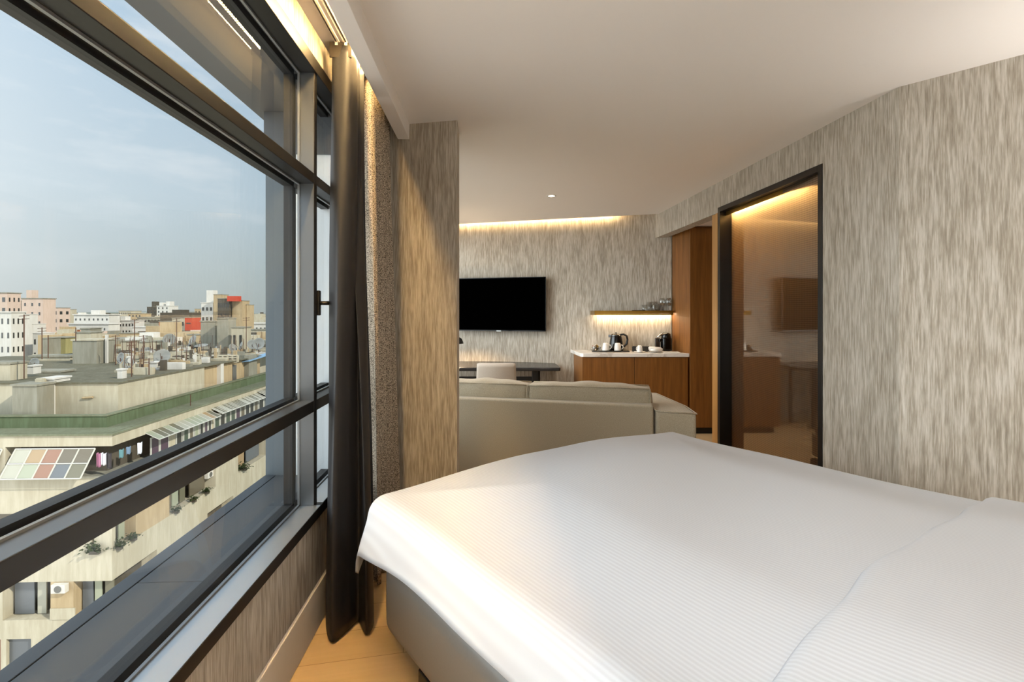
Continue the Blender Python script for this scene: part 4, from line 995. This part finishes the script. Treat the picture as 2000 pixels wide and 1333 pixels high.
bldg('small white vent box on the left roof', 53, 65, 717, 36, .6, 'white', None, None, None, ybase=731, name='vent_box', cat='vent')
bldg('round-cornered pale water drum on the middle of the roof', 290, 306, 710, 41, .8, 'white', None, None, None, ybase=728, name='water_drum', cat='water tank')
bldg('upright perforated white block on the roof by the water tank', 229, 239, 724, 35, .4, 'white', (2, 1, .5, .1), None, None, ybase=767, name='vent_block', cat='vent')
# perforated parapets
def claustra(u0, u1, yt, yb, z, label):
    x0, x1 = PXw(u0, z), PXw(u1, z); h0, h1 = PH(yb, z), PH(yt, z)
    o = empty('roof_parapet', (x0, z, h0), 0, label, 'parapet')
    b = MB(); n = max(3, int((x1-x0)/.42)); H = h1-h0; rws = 3
    for r in range(rws+1): b.box(0, 0, H*r/rws-.06, x1-x0, .2, H*r/rws+.06)
    for c in range(n+1): b.box((x1-x0)*c/n-.07, .01, 0, (x1-x0)*c/n+.07, .19, H)
    b.build('lattice', CR, o)
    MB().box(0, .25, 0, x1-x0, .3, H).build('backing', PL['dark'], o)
claustra(352, 398, 693, 708, 49, 'perforated block parapet behind the blue-grey dish')
claustra(300, 346, 715, 728, 42, 'perforated block parapet on the penthouse edge near the drum')
claustra(425, 463, 695, 708, 48, 'perforated block parapet below the big grey shaft')
claustra(322, 352, 700, 714, 47, 'perforated block parapet at the foot of the tall aerial')
claustra(70, 84, 741, 757, 32.8, 'louvred wall piece beside the left roof hut')
# satellite dishes
def dish(u, y, z, r, az, el_, label, mat=DISH):
    p = PX(u, y, z)
    o = empty('satellite_dish', tuple(p), 0, label, 'satellite dish', 'satellite dishes on the roofs')
    b = MB(); b.lathe([(r*k/5, -.25*r+.25*r*(k/5)**2) for k in range(1, 6)]+[(r*.98, .02*r), (r*.78, -.08*r), (r*.4, -.19*r), (.02, -.22*r)], n=22, cap=False)
    d_ = b.build('reflector', mat, o, smooth=True); d_.rotation_euler = (PI/2-el_, 0, az)
    MB().tube([(0, 0, 0), (0, .05, -r*1.5)], r*.06, 6).build('post', RUST, o)
    a = d_.rotation_euler.to_matrix() @ Vector((0, 0, r*.9)); q = d_.rotation_euler.to_matrix() @ Vector((0, -r*.9, 0))
    MB().tube([tuple(q), tuple(a)], r*.03, 5).build('arm', RUST, o)
dl_ = [(316, 696, 44, .65, .4, .5, 'large grey dish tilted up beside the white drum on the roofs'), (393, 675, 62, .75, 0, 1.35, 'dark grey dish lying almost flat below the stair tower'),
       (470, 676, 56, .5, -.9, .3, 'narrow green-grey dish at the foot of the cream block'), (505, 672, 52, .62, 0, .25, 'round pale dish facing the viewer beside the window fin'),
       (493, 673, 56, .55, .8, .3, 'blue dish left of the round pale dish'), (235, 700, 44, .5, -.4, .2, 'round grey dish on the roof right of the water tank pipe'),
       (251, 709, 40, .42, .1, .2, 'grey dish on a short post at the foot of the rusty mast'), (455, 680, 56, .5, 1.2, .4, 'dish seen edge-on right of the grey shaft'),
       (376, 665, 75, .8, -.5, .4, 'grey dish in front of the ruined ochre block'), (331, 663, 66, .75, .5, .3, 'pale dish left of the tall aerial'),
       (306, 791, 36.5, .3, 1.1, .3, 'small dish leaning on the green roof wall'), (210, 661, 50, .35, -.8, .2, 'small dish on the end of the tank machine room'),
       (287, 690, 55, .7, .6, .5, 'brownish dish behind the white drum'), (67, 709, 45, .45, 0, .2, 'pale blue-grey dish over the left roofs')]
for d_ in dl_: dish(*d_)
# aerial masts
def mast(u, y0, y1, z, label, r=.03, bars=0):
    p = PX(u, y1, z); h = (y1-y0)*z/1000
    o = empty('aerial_mast', tuple(p), 0, label, 'aerial mast', 'aerial masts on the roofs')
    MB().tube([(0, 0, 0), (0, 0, h)], r, 6).build('pole', RUST, o)
    b = MB()
    for k in range(bars):
        b.tube([(-.35, 0, h-.1-k*.22), (.35, 0, h-.05-k*.22)], r*.5, 4)
    if bars: b.build('crossbars', RUST, o)
for a in ((47, 615, 740, 34, 'tallest thin mast on the left roofs'), (82, 640, 702, 40, 'thin dark mast left of the olive rooftop room'), (94, 655, 700, 41, 'short mast right of the narrow chimney block'),
          (148, 640, 667, 44, 'dark mast on the water tank roof'), (257, 667, 762, 36, 'rusty mast standing by the penthouse wall'), (263, 624, 712, 42, 'thin aerial mast between water tank and drum'),
          (345, 622, 708, 46, 'tall dark aerial mast in the middle of the roofs'), (355, 678, 708, 47, 'short mast right of the tall dark aerial'), (481, 620, 683, 52, 'thin dark mast over the cream block'),
          (280, 655, 730, 40, 'slender mast behind the round drum'), (291, 700, 770, 37, 'thin pole standing against the penthouse wall'), (226, 655, 727, 44, 'pale vent pole next to the water tank'),
          (372, 771, 793, 38.5, 'short dark post on the green roof wall')):
    u, y0, y1, z, lb = a; mast(u, y0, y1, z, lb, .035, 2 if y1-y0 > 60 else 0)
# grey chimney pipe
p = PX(290, 700, 62); o = MB().tube([(0, 0, 0), (.02, 0, 2.7)], .33, 12).build('chimney_pipe', PL['grey'], smooth=True); o.location = p; tag(o, 'grey chimney pipe rising from the middle roofs', 'chimney')
# laundry, plants and air conditioners on the main building (in its own frame)
R3 = Matrix.Rotation(FR, 4, 'Z')
def onb(v): q = R3 @ Vector(v); return q+Vector((-23.43, 30, CAMH))
def cloth_item(x, y, z, w_, h_, c, label, rz=0):
    b = MB(); b.grid(lambda i, j: ((i-.5)*w_*(1-.1*j), .05*math.sin(i*9+x), -h_*j+.03*math.sin(i*7)), 8, 5)
    o = b.build('laundry_item', simple('laundry', c, .8), smooth=True, solid=.02); o.location = onb((x, y, z)); o.rotation_euler = (0, 0, FR+rz)
    tag(o, label, 'laundry', 'washing hung on the corner balcony')
LZ = -8.25
for (x, y, w_, h_, c, lb, rz) in ((-.72, -.05, .22, .8, srgb(170, 110, 140), 'pink garment hung on the corner balcony', 0), (-.45, -.05, .28, .7, srgb(216, 216, 222), 'white shirt hung at the left of the corner balcony', 0),
        (-.15, -.05, .26, .9, srgb(60, 56, 60), 'black garment hung at the balcony corner', 0), (.05, .7, .4, .5, srgb(96, 140, 148), 'teal towel on the balcony side line', PI/2),
        (.05, 1.3, .4, .45, srgb(110, 134, 160), 'blue cloth on the balcony side line', PI/2), (.05, 2.3, .45, .7, srgb(226, 230, 240), 'white towel hung near the purple curtains', PI/2)):
    cloth_item(x, y, LZ, w_, h_, c, lb, rz)
def plant(x, y, z, s, label):
    rr = random.Random(int(abs(x*7+y*13))+3); b = MB()
    for k in range(150):
        p = Vector((rr.gauss(0, s*.4), rr.gauss(0, s*.4), abs(rr.gauss(0, s*.35)))); d_ = Vector((rr.uniform(-1, 1), rr.uniform(-1, 1), rr.uniform(-.3, 1))).normalized()*s*.34
        e_ = d_.cross(Vector((0, 0, 1))).normalized()*s*.12
        b.add([p, p+d_*.5+e_, p+d_, p+d_*.5-e_], [(0,1,2,3)])
    r = empty('balcony_plant', onb((x, y, z)), FR, label, 'plant', 'plants on the balconies')
    b.build('foliage', LEAF, r); MB().box(-s*.45, -.12, -.16, s*.45, .12, .03).build('planter', PL['dark'], r)
for a in ((-.9, -.1, -13.95, .6, 'leafy plant at the front left of the lower corner balcony'), (.05, .4, -13.95, .5, 'dark bushy plant on the lower balcony corner'), (.1, 1.6, -13.95, .4, 'plant on the lower side balcony by the olive curtain'),
          (.1, 5.9, -13.95, .4, 'plant at the near end of the recessed side balcony'), (.1, 8.0, -13.95, .35, 'plant in the middle of the recessed side balcony'), (.1, 9.7, -13.95, .4, 'reddish pot plant at the far end of the recessed balcony'), (.1, 15.6, -13.95, .6, 'plant on the far side balcony beside the window fin')):
    plant(*a)
def ac(x, y, z, rz, label):
    r = empty('air_conditioner', onb((x, y, z)), FR+rz, label, 'air conditioner')
    MB().box(-.4, -.3, 0, .4, 0, .5).build('casing', PL['white'], r, bevel=.02); MB().lathe([(.2, 0), (.2, .02), (.17, .02), (.001, .01)], n=18).build('fan_grille', OPEN2, r)
    r.children[-1].rotation_euler = (PI/2, 0, 0); r.children[-1].location = (0, -.301, .25)
ac(-2.85, 0, -16.3, 0, 'air conditioner under the front balcony slab'); ac(-.5, 10.85, -13.2, PI/2, 'white air conditioner in the recessed side balcony')

# rooftop junk nobody could count
jk = MB(); rr = random.Random(21)
for k in range(520):
    z = rr.uniform(37, 74); X1 = -26.5-(z-33)*.05; x = max(PXw(rr.uniform(215, 512), z), -44)
    if x > X1-.4: continue
    h0 = CAMH-4.55 if z < 54 else CAMH-4.9
    w_ = rr.uniform(.1, 1.5); d_ = rr.uniform(.1, .5); hh = rr.uniform(.1, .9)*(1.3 if w_ < .4 else .6)
    jk.box(x, z, h0, x+w_, z+d_, h0+hh, rr.randrange(5))
    if rr.random() < .25: jk.tube([(x, z, h0), (x+rr.uniform(-.2, .2), z, h0+rr.uniform(.8, 2.2))], .025, 4, 5)
tag(jk.build('rooftop_junk', [PL['grey'], PL['cream'], PL['dark'], PL['sand'], PL['white'], RUST]), 'jumble of low walls, pipes and boxes covering the middle roofs', 'roof junk', kind='stuff')
